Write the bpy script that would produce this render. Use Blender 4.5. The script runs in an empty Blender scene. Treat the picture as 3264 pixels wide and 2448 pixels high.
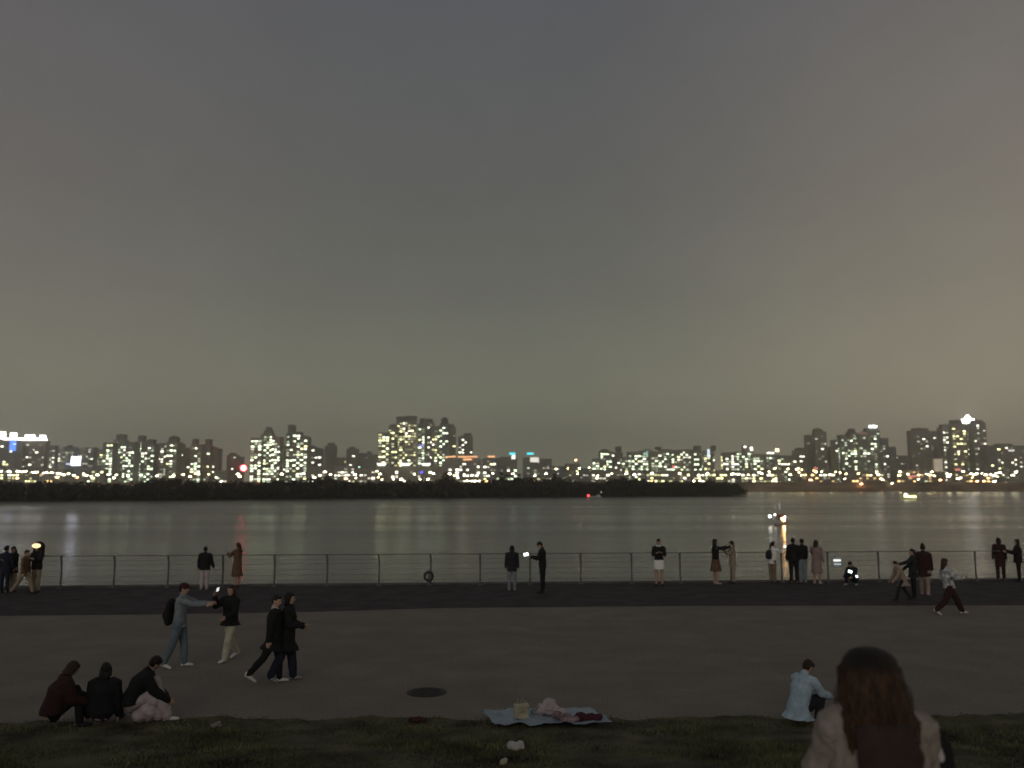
import bpy, bmesh, math, random
import numpy as np
from mathutils import Vector, Matrix

# ------------------------------------------------------------------ camera
S = bpy.context.scene
COL = S.collection
F = 2650.0                      # focal length in photo pixels (3264 wide)
CAMZ = 3.7                      # eye height above the promenade
WZ = -2.3                       # water level
HOR = 1548.0
TH = math.atan((HOR - 1224) / F)
cam_d = bpy.data.cameras.new('camera'); cam = bpy.data.objects.new('camera', cam_d); COL.objects.link(cam)
cam_d.sensor_width = 36; cam_d.lens = F / 3264 * 36
cam_d.clip_start = 0.1; cam_d.clip_end = 20000
cam.location = (0, 0, CAMZ); cam.rotation_euler = (math.pi / 2 + TH, 0, 0)
cam_d.dof.use_dof = True; cam_d.dof.focus_distance = 11.0; cam_d.dof.aperture_fstop = 1.25
S.camera = cam

# ------------------------------------------------------------------ world: city-lit night sky
W = bpy.data.worlds.new('World'); S.world = W; W.use_nodes = True
nt = W.node_tree; nt.nodes.clear()
def N(t, **kw):
    n = nt.nodes.new(t)
    for k, v in kw.items(): setattr(n, k, v)
    return n
out = N('ShaderNodeOutputWorld'); bg = N('ShaderNodeBackground')
tc = N('ShaderNodeTexCoord'); sep = N('ShaderNodeSeparateXYZ')
nt.links.new(tc.outputs['Generated'], sep.inputs[0])
ramp = N('ShaderNodeValToRGB')
e = ramp.color_ramp.elements
e[0].position = 0.0; e[0].color = (.232, .230, .172, 1)
e[1].position = 1.0; e[1].color = (.080, .084, .098, 1)
for p, c in ((.12, (.197, .200, .154, 1)), (.22, (.143, .146, .126, 1)), (.33, (.118, .119, .113, 1)), (.53, (.100, .103, .112, 1))):
    q = e.new(p); q.color = c
nt.links.new(sep.outputs['Z'], ramp.inputs[0])
# warmer glow over the city on the right, towards the horizon
mr = N('ShaderNodeMapRange'); mr.inputs[1].default_value = .04; mr.inputs[2].default_value = .55
mr.interpolation_type = 'SMOOTHSTEP'
nt.links.new(sep.outputs['X'], mr.inputs[0])
mz = N('ShaderNodeMapRange'); mz.inputs[1].default_value = .8; mz.inputs[2].default_value = 0.0
nt.links.new(sep.outputs['Z'], mz.inputs[0])
mm = N('ShaderNodeMath', operation='MULTIPLY'); nt.links.new(mr.outputs[0], mm.inputs[0]); nt.links.new(mz.outputs[0], mm.inputs[1])
warm = N('ShaderNodeMixRGB', blend_type='ADD'); warm.inputs[2].default_value = (.138, .104, .072, 1)
nt.links.new(mm.outputs[0], warm.inputs[0])
ml = N('ShaderNodeMapRange'); ml.inputs[1].default_value = -.12; ml.inputs[2].default_value = -.55; ml.interpolation_type = 'SMOOTHSTEP'
nt.links.new(sep.outputs['X'], ml.inputs[0])
mk = N('ShaderNodeMath', operation='MULTIPLY'); nt.links.new(ml.outputs[0], mk.inputs[0]); nt.links.new(mz.outputs[0], mk.inputs[1])
cool = N('ShaderNodeMixRGB', blend_type='ADD'); cool.inputs[2].default_value = (.045, .029, .026, 1)
nt.links.new(mk.outputs[0], cool.inputs[0]); nt.links.new(ramp.outputs[0], cool.inputs[1]); nt.links.new(cool.outputs[0], warm.inputs[1])
sky = N('ShaderNodeTexSky'); sky.sky_type = 'NISHITA'; sky.sun_disc = False
sky.sun_elevation = math.radians(-7); sky.sun_rotation = math.radians(200)
cm = N('ShaderNodeMapping'); cm.inputs['Scale'].default_value = (1, 1, 1); nt.links.new(tc.outputs['Generated'], cm.inputs[0])
cn = N('ShaderNodeTexNoise'); cn.inputs['Scale'].default_value = 9.0; cn.inputs['Detail'].default_value = 12; cn.inputs['Roughness'].default_value = .78
nt.links.new(cm.outputs[0], cn.inputs['Vector'])
cr = N('ShaderNodeMapRange'); cr.inputs[1].default_value = .3; cr.inputs[2].default_value = .7; cr.inputs[3].default_value = .955; cr.inputs[4].default_value = 1.045
nt.links.new(cn.outputs['Fac'], cr.inputs[0])
cl = N('ShaderNodeVectorMath', operation='SCALE'); nt.links.new(warm.outputs[0], cl.inputs[0]); nt.links.new(cr.outputs[0], cl.inputs['Scale'])
add = N('ShaderNodeMixRGB', blend_type='ADD'); add.inputs[0].default_value = .06
nt.links.new(cl.outputs[0], add.inputs[1]); nt.links.new(sky.outputs[0], add.inputs[2])
nt.links.new(add.outputs[0], bg.inputs[0]); bg.inputs[1].default_value = 1.0
nt.links.new(bg.outputs[0], out.inputs[0])

# one very soft low lamp: the glow of the lit park behind the photographer
sd = bpy.data.lights.new('sun', 'SUN'); sun = bpy.data.objects.new('sun', sd); COL.objects.link(sun)
sd.energy = .58; sd.angle = math.radians(40); sd.color = (1, .91, .84)
sun.rotation_euler = (math.radians(90 - 10), 0, math.radians(-14))

vs = S.view_settings; vs.view_transform = 'Standard'; vs.look = 'None'; vs.exposure = 0; vs.gamma = 1; vs.use_curve_mapping = False
S.render.engine = 'CYCLES'
S.cycles.max_bounces = 5; S.cycles.diffuse_bounces = 2; S.cycles.glossy_bounces = 3
S.cycles.volume_bounces = 0
S.cycles.sample_clamp_indirect = 4.0
S.cycles.use_denoising = True
S.cycles.blur_glossy = .3

random.seed(7); RNG = np.random.default_rng(7)
R = math.radians

# ------------------------------------------------------------------ pixel -> place
CT, ST = math.cos(TH), math.sin(TH)
def ray(x, y):
    v = (1224 - y) / F
    return (x - 1632) / F, CT - v * ST, ST + v * CT
def at(x, y, Y):                       # the point seen at pixel x,y at distance Y
    a, b, c = ray(x, y); k = Y / b
    return Vector((a * k, Y, CAMZ + c * k))
def ground(x, y, z=0.0):
    a, b, c = ray(x, y); k = (z - CAMZ) / c
    return Vector((a * k, b * k, z))
def px(D): return D / F

# ------------------------------------------------------------------ materials
MATS = {}
def mat(name, color, rough=.8, var=.12, scale=6.0, bump=0.0, bscale=40.0, metal=0.0, stretch=(1, 1, 1), spec=.3):
    if name in MATS: return MATS[name]
    m = bpy.data.materials.new(name); m.use_nodes = True; MATS[name] = m
    t = m.node_tree; b = t.nodes['Principled BSDF']
    b.inputs['Roughness'].default_value = rough; b.inputs['Metallic'].default_value = metal
    b.inputs['Specular IOR Level'].default_value = spec
    co = t.nodes.new('ShaderNodeTexCoord'); mp = t.nodes.new('ShaderNodeMapping'); mp.inputs['Scale'].default_value = stretch
    t.links.new(co.outputs['Object'], mp.inputs[0])
    nz = t.nodes.new('ShaderNodeTexNoise'); nz.inputs['Scale'].default_value = scale; nz.inputs['Detail'].default_value = 5
    t.links.new(mp.outputs[0], nz.inputs['Vector'])
    rp = t.nodes.new('ShaderNodeValToRGB')
    lo = [max(0, c * (1 - var * 1.6)) for c in color]; hi = [min(1, c * (1 + var * 1.6)) for c in color]
    rp.color_ramp.elements[0].position = .3; rp.color_ramp.elements[1].position = .7
    rp.color_ramp.elements[0].color = (*lo, 1); rp.color_ramp.elements[1].color = (*hi, 1)
    t.links.new(nz.outputs['Fac'], rp.inputs[0]); t.links.new(rp.outputs[0], b.inputs['Base Color'])
    if bump:
        n2 = t.nodes.new('ShaderNodeTexNoise'); n2.inputs['Scale'].default_value = bscale; n2.inputs['Detail'].default_value = 4
        t.links.new(mp.outputs[0], n2.inputs['Vector'])
        bp = t.nodes.new('ShaderNodeBump'); bp.inputs['Strength'].default_value = bump; bp.inputs['Distance'].default_value = .02
        t.links.new(n2.outputs['Fac'], bp.inputs['Height']); t.links.new(bp.outputs[0], b.inputs['Normal'])
    return m
def glow(name, color, strength):
    if name in MATS: return MATS[name]
    m = bpy.data.materials.new(name); m.use_nodes = True; MATS[name] = m
    b = m.node_tree.nodes['Principled BSDF']
    b.inputs['Base Color'].default_value = (.3, .3, .3, 1)
    b.inputs['Emission Color'].default_value = (*color, 1); b.inputs['Emission Strength'].default_value = strength
    return m
def wall_mat(name, color, pane):
    # painted concrete with unlit glazing laid out floor by floor
    m = bpy.data.materials.new(name); m.use_nodes = True; MATS[name] = m
    t = m.node_tree; b = t.nodes['Principled BSDF']; b.inputs['Roughness'].default_value = .7
    co = t.nodes.new('ShaderNodeTexCoord'); sp = t.nodes.new('ShaderNodeSeparateXYZ'); cb = t.nodes.new('ShaderNodeCombineXYZ')
    t.links.new(co.outputs['Object'], sp.inputs[0])
    ad = t.nodes.new('ShaderNodeMath'); ad.operation = 'ADD'
    t.links.new(sp.outputs[0], ad.inputs[0]); t.links.new(sp.outputs[1], ad.inputs[1])
    t.links.new(ad.outputs[0], cb.inputs[0]); t.links.new(sp.outputs[2], cb.inputs[1])
    br = t.nodes.new('ShaderNodeTexBrick'); br.offset = 0; br.squash = 1
    br.inputs['Scale'].default_value = 1; br.inputs['Brick Width'].default_value = 3.4; br.inputs['Row Height'].default_value = 3.0
    br.inputs['Mortar Size'].default_value = .62; br.inputs['Mortar Smooth'].default_value = .05
    br.inputs['Color1'].default_value = (*pane, 1); br.inputs['Color2'].default_value = (*[c * 1.6 for c in pane], 1)
    br.inputs['Mortar'].default_value = (*color, 1)
    t.links.new(cb.outputs[0], br.inputs['Vector'])
    nz = t.nodes.new('ShaderNodeTexNoise'); nz.inputs['Scale'].default_value = .08; nz.inputs['Detail'].default_value = 5
    t.links.new(co.outputs['Object'], nz.inputs['Vector'])
    mx = t.nodes.new('ShaderNodeMixRGB'); mx.blend_type = 'MULTIPLY'; mx.inputs[0].default_value = .5
    t.links.new(br.outputs[0], mx.inputs[1]); t.links.new(nz.outputs['Color'], mx.inputs[2])
    t.links.new(mx.outputs[0], b.inputs['Base Color'])
    return m

# ------------------------------------------------------------------ object helpers
def tag(o, label=None, cat=None, group=None, kind=None):
    if label: o['label'] = label
    if cat: o['category'] = cat
    if group: o['group'] = group
    if kind: o['kind'] = kind
    return o
def empty(name, loc=(0, 0, 0), rz=0, label=None, cat=None, group=None, scale=1):
    o = bpy.data.objects.new(name, None); COL.objects.link(o)
    o.location = loc; o.rotation_euler = (0, 0, rz); o.scale = (scale,) * 3; o.empty_display_size = .2
    return tag(o, label, cat, group)
def mesh_obj(name, v, f, m, parent=None, smooth=False):
    me = bpy.data.meshes.new(name); me.from_pydata([tuple(a) for a in v], [], f); me.update()
    if m: me.materials.append(m)
    if smooth: me.polygons.foreach_set('use_smooth', [True] * len(me.polygons))
    o = bpy.data.objects.new(name, me); COL.objects.link(o)
    if parent: o.parent = parent
    return o
class MB:
    """collects shapes into one mesh"""
    def __init__(s): s.v = []; s.f = []
    def add(s, v, f):
        n = len(s.v); s.v += [tuple(a) for a in v]; s.f += [tuple(i + n for i in q) for q in f]; return s
    def box(s, x0, x1, y0, y1, z0, z1):
        v = [(x, y, z) for z in (z0, z1) for y in (y0, y1) for x in (x0, x1)]
        return s.add(v, [(0, 2, 3, 1), (4, 5, 7, 6), (0, 1, 5, 4), (2, 6, 7, 3), (0, 4, 6, 2), (1, 3, 7, 5)])
    def frustum(s, x0, x1, y0, y1, z0, z1, k):
        cx, cy = (x0 + x1) / 2, (y0 + y1) / 2
        v = [(x, y, z0) for y in (y0, y1) for x in (x0, x1)] + [(cx + (x - cx) * k, cy + (y - cy) * k, z1) for y in (y0, y1) for x in (x0, x1)]
        return s.add(v, [(0, 2, 3, 1), (4, 5, 7, 6), (0, 1, 5, 4), (2, 6, 7, 3), (0, 4, 6, 2), (1, 3, 7, 5)])
    def prism(s, pts, z0, z1):
        n = len(pts); v = [(x, y, z0) for x, y in pts] + [(x, y, z1) for x, y in pts]
        return s.add(v, [tuple(range(n))[::-1], tuple(range(n, 2 * n))] + [(i, (i + 1) % n, n + (i + 1) % n, n + i) for i in range(n)])
    def loft(s, pts, rx, ry=None, lat=(1, 0, 0), n=14, round_ends=True):
        pts = [np.array(p, float) for p in pts]
        ry = ry if ry is not None else rx
        rx = list(rx) if hasattr(rx, '__len__') else [rx] * len(pts)
        ry = list(ry) if hasattr(ry, '__len__') else [ry] * len(pts)
        d0 = pts[0] - pts[1]; d1 = pts[-1] - pts[-2]
        d0 /= np.linalg.norm(d0) + 1e-9; d1 /= np.linalg.norm(d1) + 1e-9
        P, X, Y = [], [], []
        if round_ends:
            r = min(rx[0], ry[0])
            P += [pts[0] + d0 * r * .96, pts[0] + d0 * r * .7]; X += [rx[0] * .28, rx[0] * .72]; Y += [ry[0] * .28, ry[0] * .72]
        P += pts; X += rx; Y += ry
        if round_ends:
            r = min(rx[-1], ry[-1])
            P += [pts[-1] + d1 * r * .7, pts[-1] + d1 * r * .96]; X += [rx[-1] * .72, rx[-1] * .28]; Y += [ry[-1] * .72, ry[-1] * .28]
        lat = np.array(lat, float); v = []
        for i, p in enumerate(P):
            d = P[min(i + 1, len(P) - 1)] - P[max(i - 1, 0)]; d = d / (np.linalg.norm(d) + 1e-9)
            a = lat - d * lat.dot(d); na = np.linalg.norm(a)
            if na < 1e-4:
                a = np.array((0, 1, 0.)) - d * d[1]; na = np.linalg.norm(a)
            a = a / na; b = np.cross(d, a)
            for k in range(n):
                t = 2 * math.pi * k / n
                v.append(p + a * X[i] * math.cos(t) + b * Y[i] * math.sin(t))
        f = []
        for i in range(len(P) - 1):
            for k in range(n):
                k2 = (k + 1) % n
                f.append((i * n + k, i * n + k2, (i + 1) * n + k2, (i + 1) * n + k))
        f.append(tuple(range(n))[::-1]); f.append(tuple(range((len(P) - 1) * n, len(P) * n)))
        return s.add(v, f)
    def ell(s, c, ax, rad, nu=14, nv=9):
        c = np.array(c, float); v = []
        for j in range(nv + 1):
            ph = math.pi * j / nv
            for k in range(nu):
                t = 2 * math.pi * k / nu
                q = (math.sin(ph) * math.cos(t), math.sin(ph) * math.sin(t), math.cos(ph))
                v.append(c + sum(np.array(ax[i]) * rad[i] * q[i] for i in range(3)))
        f = [(j * nu + k, (j + 1) * nu + k, (j + 1) * nu + (k + 1) % nu, j * nu + (k + 1) % nu) for j in range(nv) for k in range(nu)]
        return s.add(v, f)
    def build(s, name, m, parent=None, smooth=False): return mesh_obj(name, s.v, s.f, m, parent, smooth)
AX = ((1, 0, 0), (0, 1, 0), (0, 0, 1))
PENDING = []
TEXW = bpy.data.textures.new('folds', 'CLOUDS'); TEXW.noise_scale = .10
def soft(mb, name, m, parent, voxel=.012, it=4, folds=0.0):
    """union of the collected shapes as one continuous smooth skin"""
    o = mb.build(name, m, parent, True)
    r = o.modifiers.new('r', 'REMESH'); r.mode = 'VOXEL'; r.voxel_size = voxel; r.use_smooth_shade = True
    q = o.modifiers.new('s', 'SMOOTH'); q.iterations = it; q.factor = .5
    if folds:
        d = o.modifiers.new('d', 'DISPLACE'); d.texture = TEXW; d.strength = folds; d.mid_level = .5
    PENDING.append(o)
    return o

# ================================================================== SETTING
# ---- ground: quay edge and the dark riverside path
EDGE0, EDGE1 = ground(-900, 1882), ground(4164, 1842)
ex = (EDGE1 - EDGE0).normalized(); en = Vector((-ex.y, ex.x, 0))     # along the quay, towards the river
def edge_pt(t, off=0, z=0):
    p = EDGE0.lerp(EDGE1, t) + en * off; return Vector((p.x, p.y, z))
E0 = EDGE0 - ex * 90; E1 = EDGE1 + ex * 90
plaza_m = mat('plaza_paving', (.215, .192, .160), .92, .06, 1.1, .5, 60)
def plaza_nodes():
    t = plaza_m.node_tree; b = t.nodes['Principled BSDF']
    src = b.inputs['Base Color'].links[0].from_socket
    co = t.nodes.new('ShaderNodeTexCoord')
    mp = t.nodes.new('ShaderNodeMapping'); mp.inputs['Scale'].default_value = (.28, .55, 1); t.links.new(co.outputs['Object'], mp.inputs[0])
    nz = t.nodes.new('ShaderNodeTexNoise'); nz.inputs['Scale'].default_value = 1; nz.inputs['Detail'].default_value = 6; nz.inputs['Roughness'].default_value = .62
    t.links.new(mp.outputs[0], nz.inputs['Vector'])
    rp = t.nodes.new('ShaderNodeValToRGB'); rp.color_ramp.elements[0].position = .35; rp.color_ramp.elements[1].position = .68
    rp.color_ramp.elements[0].color = (.90, .90, .90, 1); rp.color_ramp.elements[1].color = (1.06, 1.06, 1.06, 1)
    t.links.new(nz.outputs['Fac'], rp.inputs[0])
    n3 = t.nodes.new('ShaderNodeTexNoise'); n3.inputs['Scale'].default_value = 26; n3.inputs['Detail'].default_value = 6; n3.inputs['Roughness'].default_value = .8
    t.links.new(co.outputs['Object'], n3.inputs['Vector'])
    rp2 = t.nodes.new('ShaderNodeValToRGB'); rp2.color_ramp.elements[0].position = .3; rp2.color_ramp.elements[1].position = .7
    rp2.color_ramp.elements[0].color = (.5, .5, .5, 1); rp2.color_ramp.elements[1].color = (1.5, 1.5, 1.5, 1)
    t.links.new(n3.outputs['Fac'], rp2.inputs[0])
    m1 = t.nodes.new('ShaderNodeMixRGB'); m1.blend_type = 'MULTIPLY'; m1.inputs[0].default_value = 1
    m2 = t.nodes.new('ShaderNodeMixRGB'); m2.blend_type = 'MULTIPLY'; m2.inputs[0].default_value = 1
    t.links.new(src, m1.inputs[1]); t.links.new(rp.outputs[0], m1.inputs[2])
    t.links.new(m1.outputs[0], m2.inputs[1]); t.links.new(rp2.outputs[0], m2.inputs[2])
    t.links.new(m2.outputs[0], b.inputs['Base Color'])
plaza_nodes()
q0, q1 = E0 + en * .35, E1 + en * .35
v = [(-150, 9.5, 0), (150, 9.5, 0), (q1.x, q1.y, 0), (q0.x, q0.y, 0)]
tag(mesh_obj('plaza', v, [(0, 1, 2, 3)], plaza_m), kind='structure')
# quay wall down into the river
qm = mat('quay_concrete', (.16, .15, .14), .9, .2, .8, .4, 8)
a0, a1 = q0 - en * .02, q1 - en * .02; b0, b1 = q0 + en * 1.6, q1 + en * 1.6
mesh_obj('quay_wall', [(a0.x, a0.y, -.006), (a1.x, a1.y, -.006), (a1.x, a1.y, -.4), (a0.x, a0.y, -.4), (b0.x, b0.y, -3.5), (b1.x, b1.y, -3.5)],
         [(0, 3, 2, 1), (3, 4, 5, 2)], qm)['kind'] = 'structure'
path_m = mat('path_asphalt', (.050, .043, .044), .9, .25, 1.5, .5, 70)
pl = [(-3000, 1975), (-800, 1967), (0, 1963), (500, 1958), (1000, 1950), (1400, 1938), (2200, 1931), (3264, 1929), (4000, 1928), (6000, 1927)]
near = [ground(x, y, .004) for x, y in pl]
v = [tuple(p) for p in near]
far = []
for p in near:
    k = (p - E0).dot(ex); w = E0 + ex * k + en * .30; far.append((w.x, w.y, .004))
v += far; n = len(near)
tag(mesh_obj('path', v, [(i, i + 1, n + i + 1, n + i) for i in range(n - 1)], path_m), kind='structure')

# ---- grass bank under and in front of the photographer
def bank_z(y):
    return float(np.interp(y, [-30, 4.0, 9.5, 12.6, 14.5], [2.16, 2.15, .40, .03, .008]))
gp = [(-2500, 2310), (-800, 2312), (0, 2306), (330, 2302), (700, 2290), (1240, 2290), (1500, 2290), (2050, 2288), (2450, 2287), (2800, 2284), (3264, 2272), (4200, 2270), (5500, 2268)]
gl = [ground(x, y, 0) for x, y in gp]
def edge_y(x):
    b = float(np.interp(x, [p.x for p in gl], [p.y for p in gl]))
    return b + .09 * math.sin(x * 2.3) + .06 * math.sin(x * 5.1 + 1) + .05 * math.sin(x * 11 + 2)
xs = np.concatenate([np.linspace(-70, -16, 20), np.linspace(-15.6, 15.6, 160), np.linspace(16, 70, 20)])
ts = np.concatenate([np.linspace(0, .4, 12), np.linspace(.43, 1, 34)])
v, f = [], []
for x in xs:
    ey = edge_y(x)
    for t in ts:
        y = -30 + (ey + 30) * t if t < .43 else (-30 + (ey + 30) * .43) + (ey - (-30 + (ey + 30) * .43)) * ((t - .43) / .57)
        z = bank_z(y) + (.02 * math.sin(x * 1.7 + y) + .015 * math.sin(y * 3 + x * .6)) * min(1, max(0, (ey - y) * .8))
        v.append((x, y, max(z, .008) if y < ey - .01 else .005))
m_ = len(ts)
for i in range(len(xs) - 1):
    for j in range(m_ - 1): f.append((i * m_ + j, (i + 1) * m_ + j, (i + 1) * m_ + j + 1, i * m_ + j + 1))
bank_m = mat('bank_turf', (.085, .080, .044), .95, .45, 1.6, .8, 30)
tag(mesh_obj('grass_bank', v, f, bank_m, None, True), kind='structure')
# turf blades: one object, nobody could count them
nb = 52000
gx = RNG.uniform(-10.5, 10.5, nb); gy = RNG.uniform(9.9, 14.2, nb)
keep = np.array([gy[i] < edge_y(gx[i]) + .12 - 1.3 * RNG.random() ** 2.2 for i in range(nb)])
gx, gy = gx[keep], gy[keep]
clump = .5 + .5 * np.sin(gx * 1.9 + np.sin(gy * 2.2)) * np.sin(gy * 3.1 + gx * .7)
hh = (.03 + .045 * RNG.random(len(gx))) * (.35 + .9 * clump) * np.clip([(edge_y(x) + .25 - y) / 1.1 for x, y in zip(gx, gy)], .25, 1)
ang = RNG.uniform(0, 2 * math.pi, len(gx)); lean = RNG.normal(0, .03, (len(gx), 2))
gz = np.array([bank_z(y) for y in gy])
w_ = .011
V = np.zeros((len(gx) * 3, 3))
V[0::3] = np.c_[gx - w_ * np.cos(ang), gy - w_ * np.sin(ang), gz - .01]
V[1::3] = np.c_[gx + w_ * np.cos(ang), gy + w_ * np.sin(ang), gz - .01]
V[2::3] = np.c_[gx + lean[:, 0], gy + lean[:, 1], gz + hh]
gm = mat('grass_blades', (.110, .112, .050), .8, .5, 1.3)
tag(mesh_obj('grass', V.tolist(), [(3 * i, 3 * i + 1, 3 * i + 2) for i in range(len(gx))], gm),
    'short patchy turf growing on the bank in the foreground', 'grass', kind='stuff')

# ---- river
wm = bpy.data.materials.new('river_water'); wm.use_nodes = True
t = wm.node_tree; b = t.nodes['Principled BSDF']
b.inputs['Base Color'].default_value = (.085, .083, .070, 1); b.inputs['IOR'].default_value = 1.42
b.inputs['Specular IOR Level'].default_value = .5
co = t.nodes.new('ShaderNodeTexCoord')
def nz(scale, stretch, detail=3):
    mp = t.nodes.new('ShaderNodeMapping'); mp.inputs['Scale'].default_value = stretch
    t.links.new(co.outputs['Object'], mp.inputs[0])
    q = t.nodes.new('ShaderNodeTexNoise'); q.inputs['Scale'].default_value = scale; q.inputs['Detail'].default_value = detail
    t.links.new(mp.outputs[0], q.inputs['Vector']); return q
n1 = nz(1.6, (.32, 1.1, 1)); n2 = nz(.25, (.25, 1.0, 1)); n3 = nz(.035, (.08, 1.0, 1), 4)
def math_(op, a, b_):
    q = t.nodes.new('ShaderNodeMath'); q.operation = op
    for i, s in enumerate((a, b_)):
        if hasattr(s, 'links'): t.links.new(s, q.inputs[i])
        else: q.inputs[i].default_value = s
    return q.outputs[0]
hgt = math_('ADD', math_('MULTIPLY', n1.outputs['Fac'], .72), math_('MULTIPLY', n2.outputs['Fac'], .8))
bp = t.nodes.new('ShaderNodeBump'); bp.inputs['Strength'].default_value = .3; bp.inputs['Distance'].default_value = .30
t.links.new(hgt, bp.inputs['Height']); t.links.new(bp.outputs[0], b.inputs['Normal'])
mrg = t.nodes.new('ShaderNodeMapRange'); mrg.inputs[1].default_value = .36; mrg.inputs[2].default_value = .64
mrg.inputs[3].default_value = .18; mrg.inputs[4].default_value = .27
t.links.new(n3.outputs['Fac'], mrg.inputs[0]); t.links.new(mrg.outputs[0], b.inputs['Roughness'])
tag(mesh_obj('river', [(-4000, 20, WZ), (4000, 20, WZ), (4000, 900, WZ), (-4000, 900, WZ)], [(0, 1, 2, 3)], wm), kind='structure')
# river bed / land under it all, out to the horizon
tag(mesh_obj('riverbed', [(-9000, -60, -6), (9000, -60, -6), (9000, 9000, -6), (-9000, 9000, -6)], [(0, 1, 2, 3)], mat('silt', (.05, .045, .04))), kind='structure')

# ---- far bank: sloping river wall with the road on top
FB = 837.0; FZ = 6.6
wallm = mat('river_wall_concrete', (.20, .14, .10), .9, .45, .045, 0, 1, stretch=(1, 1, 4))
v = [(-3500, FB, WZ - 1), (3500, FB, WZ - 1), (3500, FB + 2.5, FZ + .9), (-3500, FB + 2.5, FZ + .9), (-3500, FB + 3.1, FZ + .9), (3500, FB + 3.1, FZ + .9), (3500, FB + 3.1, FZ), (-3500, FB + 3.1, FZ)]
tag(mesh_obj('river_wall', v, [(0, 1, 2, 3), (3, 2, 5, 4), (4, 5, 6, 7)], wallm), kind='structure')
tag(mesh_obj('far_road', [(-3500, FB + 3.1, FZ), (3500, FB + 3.1, FZ), (3500, FB + 28, FZ), (-3500, FB + 28, FZ)], [(0, 1, 2, 3)], mat('far_asphalt', (.07, .065, .06))), kind='structure')
tag(mesh_obj('far_land', [(-7000, FB + 28, FZ), (7000, FB + 28, FZ), (7000, 8000, FZ), (-7000, 8000, FZ)], [(0, 1, 2, 3)], mat('far_ground', (.09, .08, .07))), kind='structure')

# ---- wooded islet in mid river
ISL = [(-1200, 1605), (-600, 1602), (0, 1598), (400, 1596), (800, 1592), (1300, 1588), (1900, 1583.5), (2385, 1581.5)]
isl = [ground(x, y, WZ) for x, y in ISL]
def isl_y(x): return float(np.interp(x, [p.x for p in isl], [p.y for p in isl]))
TOPS = [(-1200, 1525), (0, 1531), (250, 1531), (360, 1538), (430, 1540), (480, 1524), (560, 1522), (640, 1531), (780, 1532), (940, 1528), (990, 1522), (1060, 1522), (1130, 1532), (1380, 1531),
        (1420, 1518), (1480, 1533), (1560, 1528), (1600, 1518), (1640, 1519), (1690, 1519), (1720, 1530), (1770, 1519), (1820, 1524), (1850, 1534), (1900, 1533), (1960, 1521), (2010, 1522), (2080, 1532), (2240, 1530), (2300, 1531), (2360, 1540), (2383, 1560)]
def top_px(x): return float(np.interp(x, [a for a, _ in TOPS], [b_ for _, b_ in TOPS]))
xa, xb = isl[0].x, isl[-1].x
v, f = [], []
nx = 120
for i in range(nx + 1):
    x = xa + (xb - xa) * i / nx; y0 = isl_y(x) + 1.2 * math.sin(x * .21) + .8 * math.sin(x * .53)
    k = min(1, (xb - x) / 12 + .05)
    for dy, dz in ((0, -.6), (1.5, .35), (6, .9 * k), (24 * k + 8, 1.1 * k), (34 * k + 10, .2), (36 * k + 11, -.6)): v.append((x, y0 + dy, WZ + dz))
for i in range(nx):
    for j in range(5): f.append((i * 6 + j, (i + 1) * 6 + j, (i + 1) * 6 + j + 1, i * 6 + j + 1))
tag(mesh_obj('islet_ground', v, f, mat('islet_soil', (.035, .03, .022), .95, .4, .2), None, True), kind='structure')
leafm = mat('islet_leaves', (.032, .029, .022), .9, .5, .35)
barkm = mat('islet_bark', (.05, .04, .03), .9, .3, 2)
def leaf_cloud(centre, rad, n, size, V, Fc):
    d = RNG.normal(size=(n, 3)); d /= np.linalg.norm(d, axis=1)[:, None]
    r = RNG.random(n) ** .4
    c = np.array(centre) + d * r[:, None] * np.array(rad) * (1 + .18 * np.sin(d[:, :1] * 7 + d[:, 2:] * 5))
    a = RNG.normal(size=(n, 3)); a /= np.linalg.norm(a, axis=1)[:, None]
    bb = np.cross(a, RNG.normal(size=(n, 3))); bb /= np.linalg.norm(bb, axis=1)[:, None]
    s = size * (.5 + RNG.random(n))[:, None]
    base = len(V)
    q = np.stack([c - a * s, c + bb * s * .6, c + a * s, c - bb * s * .6], 1).reshape(-1, 3)
    V.extend(map(tuple, q)); Fc.extend([(base + 4 * i, base + 4 * i + 1, base + 4 * i + 2, base + 4 * i + 3) for i in range(n)])
V, Fc = [], []; trunks = MB()
x = xa + 2
while x < xb - 1.5:
    y0 = isl_y(x)
    for row in range(3):
        yy = y0 + 2.5 + row * random.uniform(4, 7) + random.uniform(-1, 1)
        xx = x + random.uniform(-1.5, 1.5)
        pxx = 1632 + xx / yy * F
        zt = at(pxx, top_px(pxx) + random.uniform(-1, 7) + (0 if row else 6), yy).z
        if row == 0: zt = WZ + (zt - WZ) * random.uniform(.5, .85)
        h = max(1.0, zt - WZ); r = min(random.uniform(1.7, 3.0), h * .5)
        if xx + r > xb + .5: continue
        leaf_cloud((xx, yy, WZ + h - r * .95), (r, r, r * .95), 55, .55, V, Fc)
        leaf_cloud((xx + random.uniform(-1, 1), yy - .6, WZ + h * .38 + .2), (r * 1.1, r, h * .36), 60, .6, V, Fc)
        trunks.loft([(xx, yy, WZ), (xx + random.uniform(-.3, .3), yy, WZ + h * .7)], [.16, .07], n=5, round_ends=False)
    x += 1.9
wood = mesh_obj('islet_wood', V, Fc, leafm)
tag(wood, 'low dark wood covering the long islet in the river', 'wood', kind='stuff')
n0 = len(wood.data.vertices)
tag(trunks.build('islet_stems', barkm), 'thin stems under the foliage of the islet wood', 'stems', kind='stuff')
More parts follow.
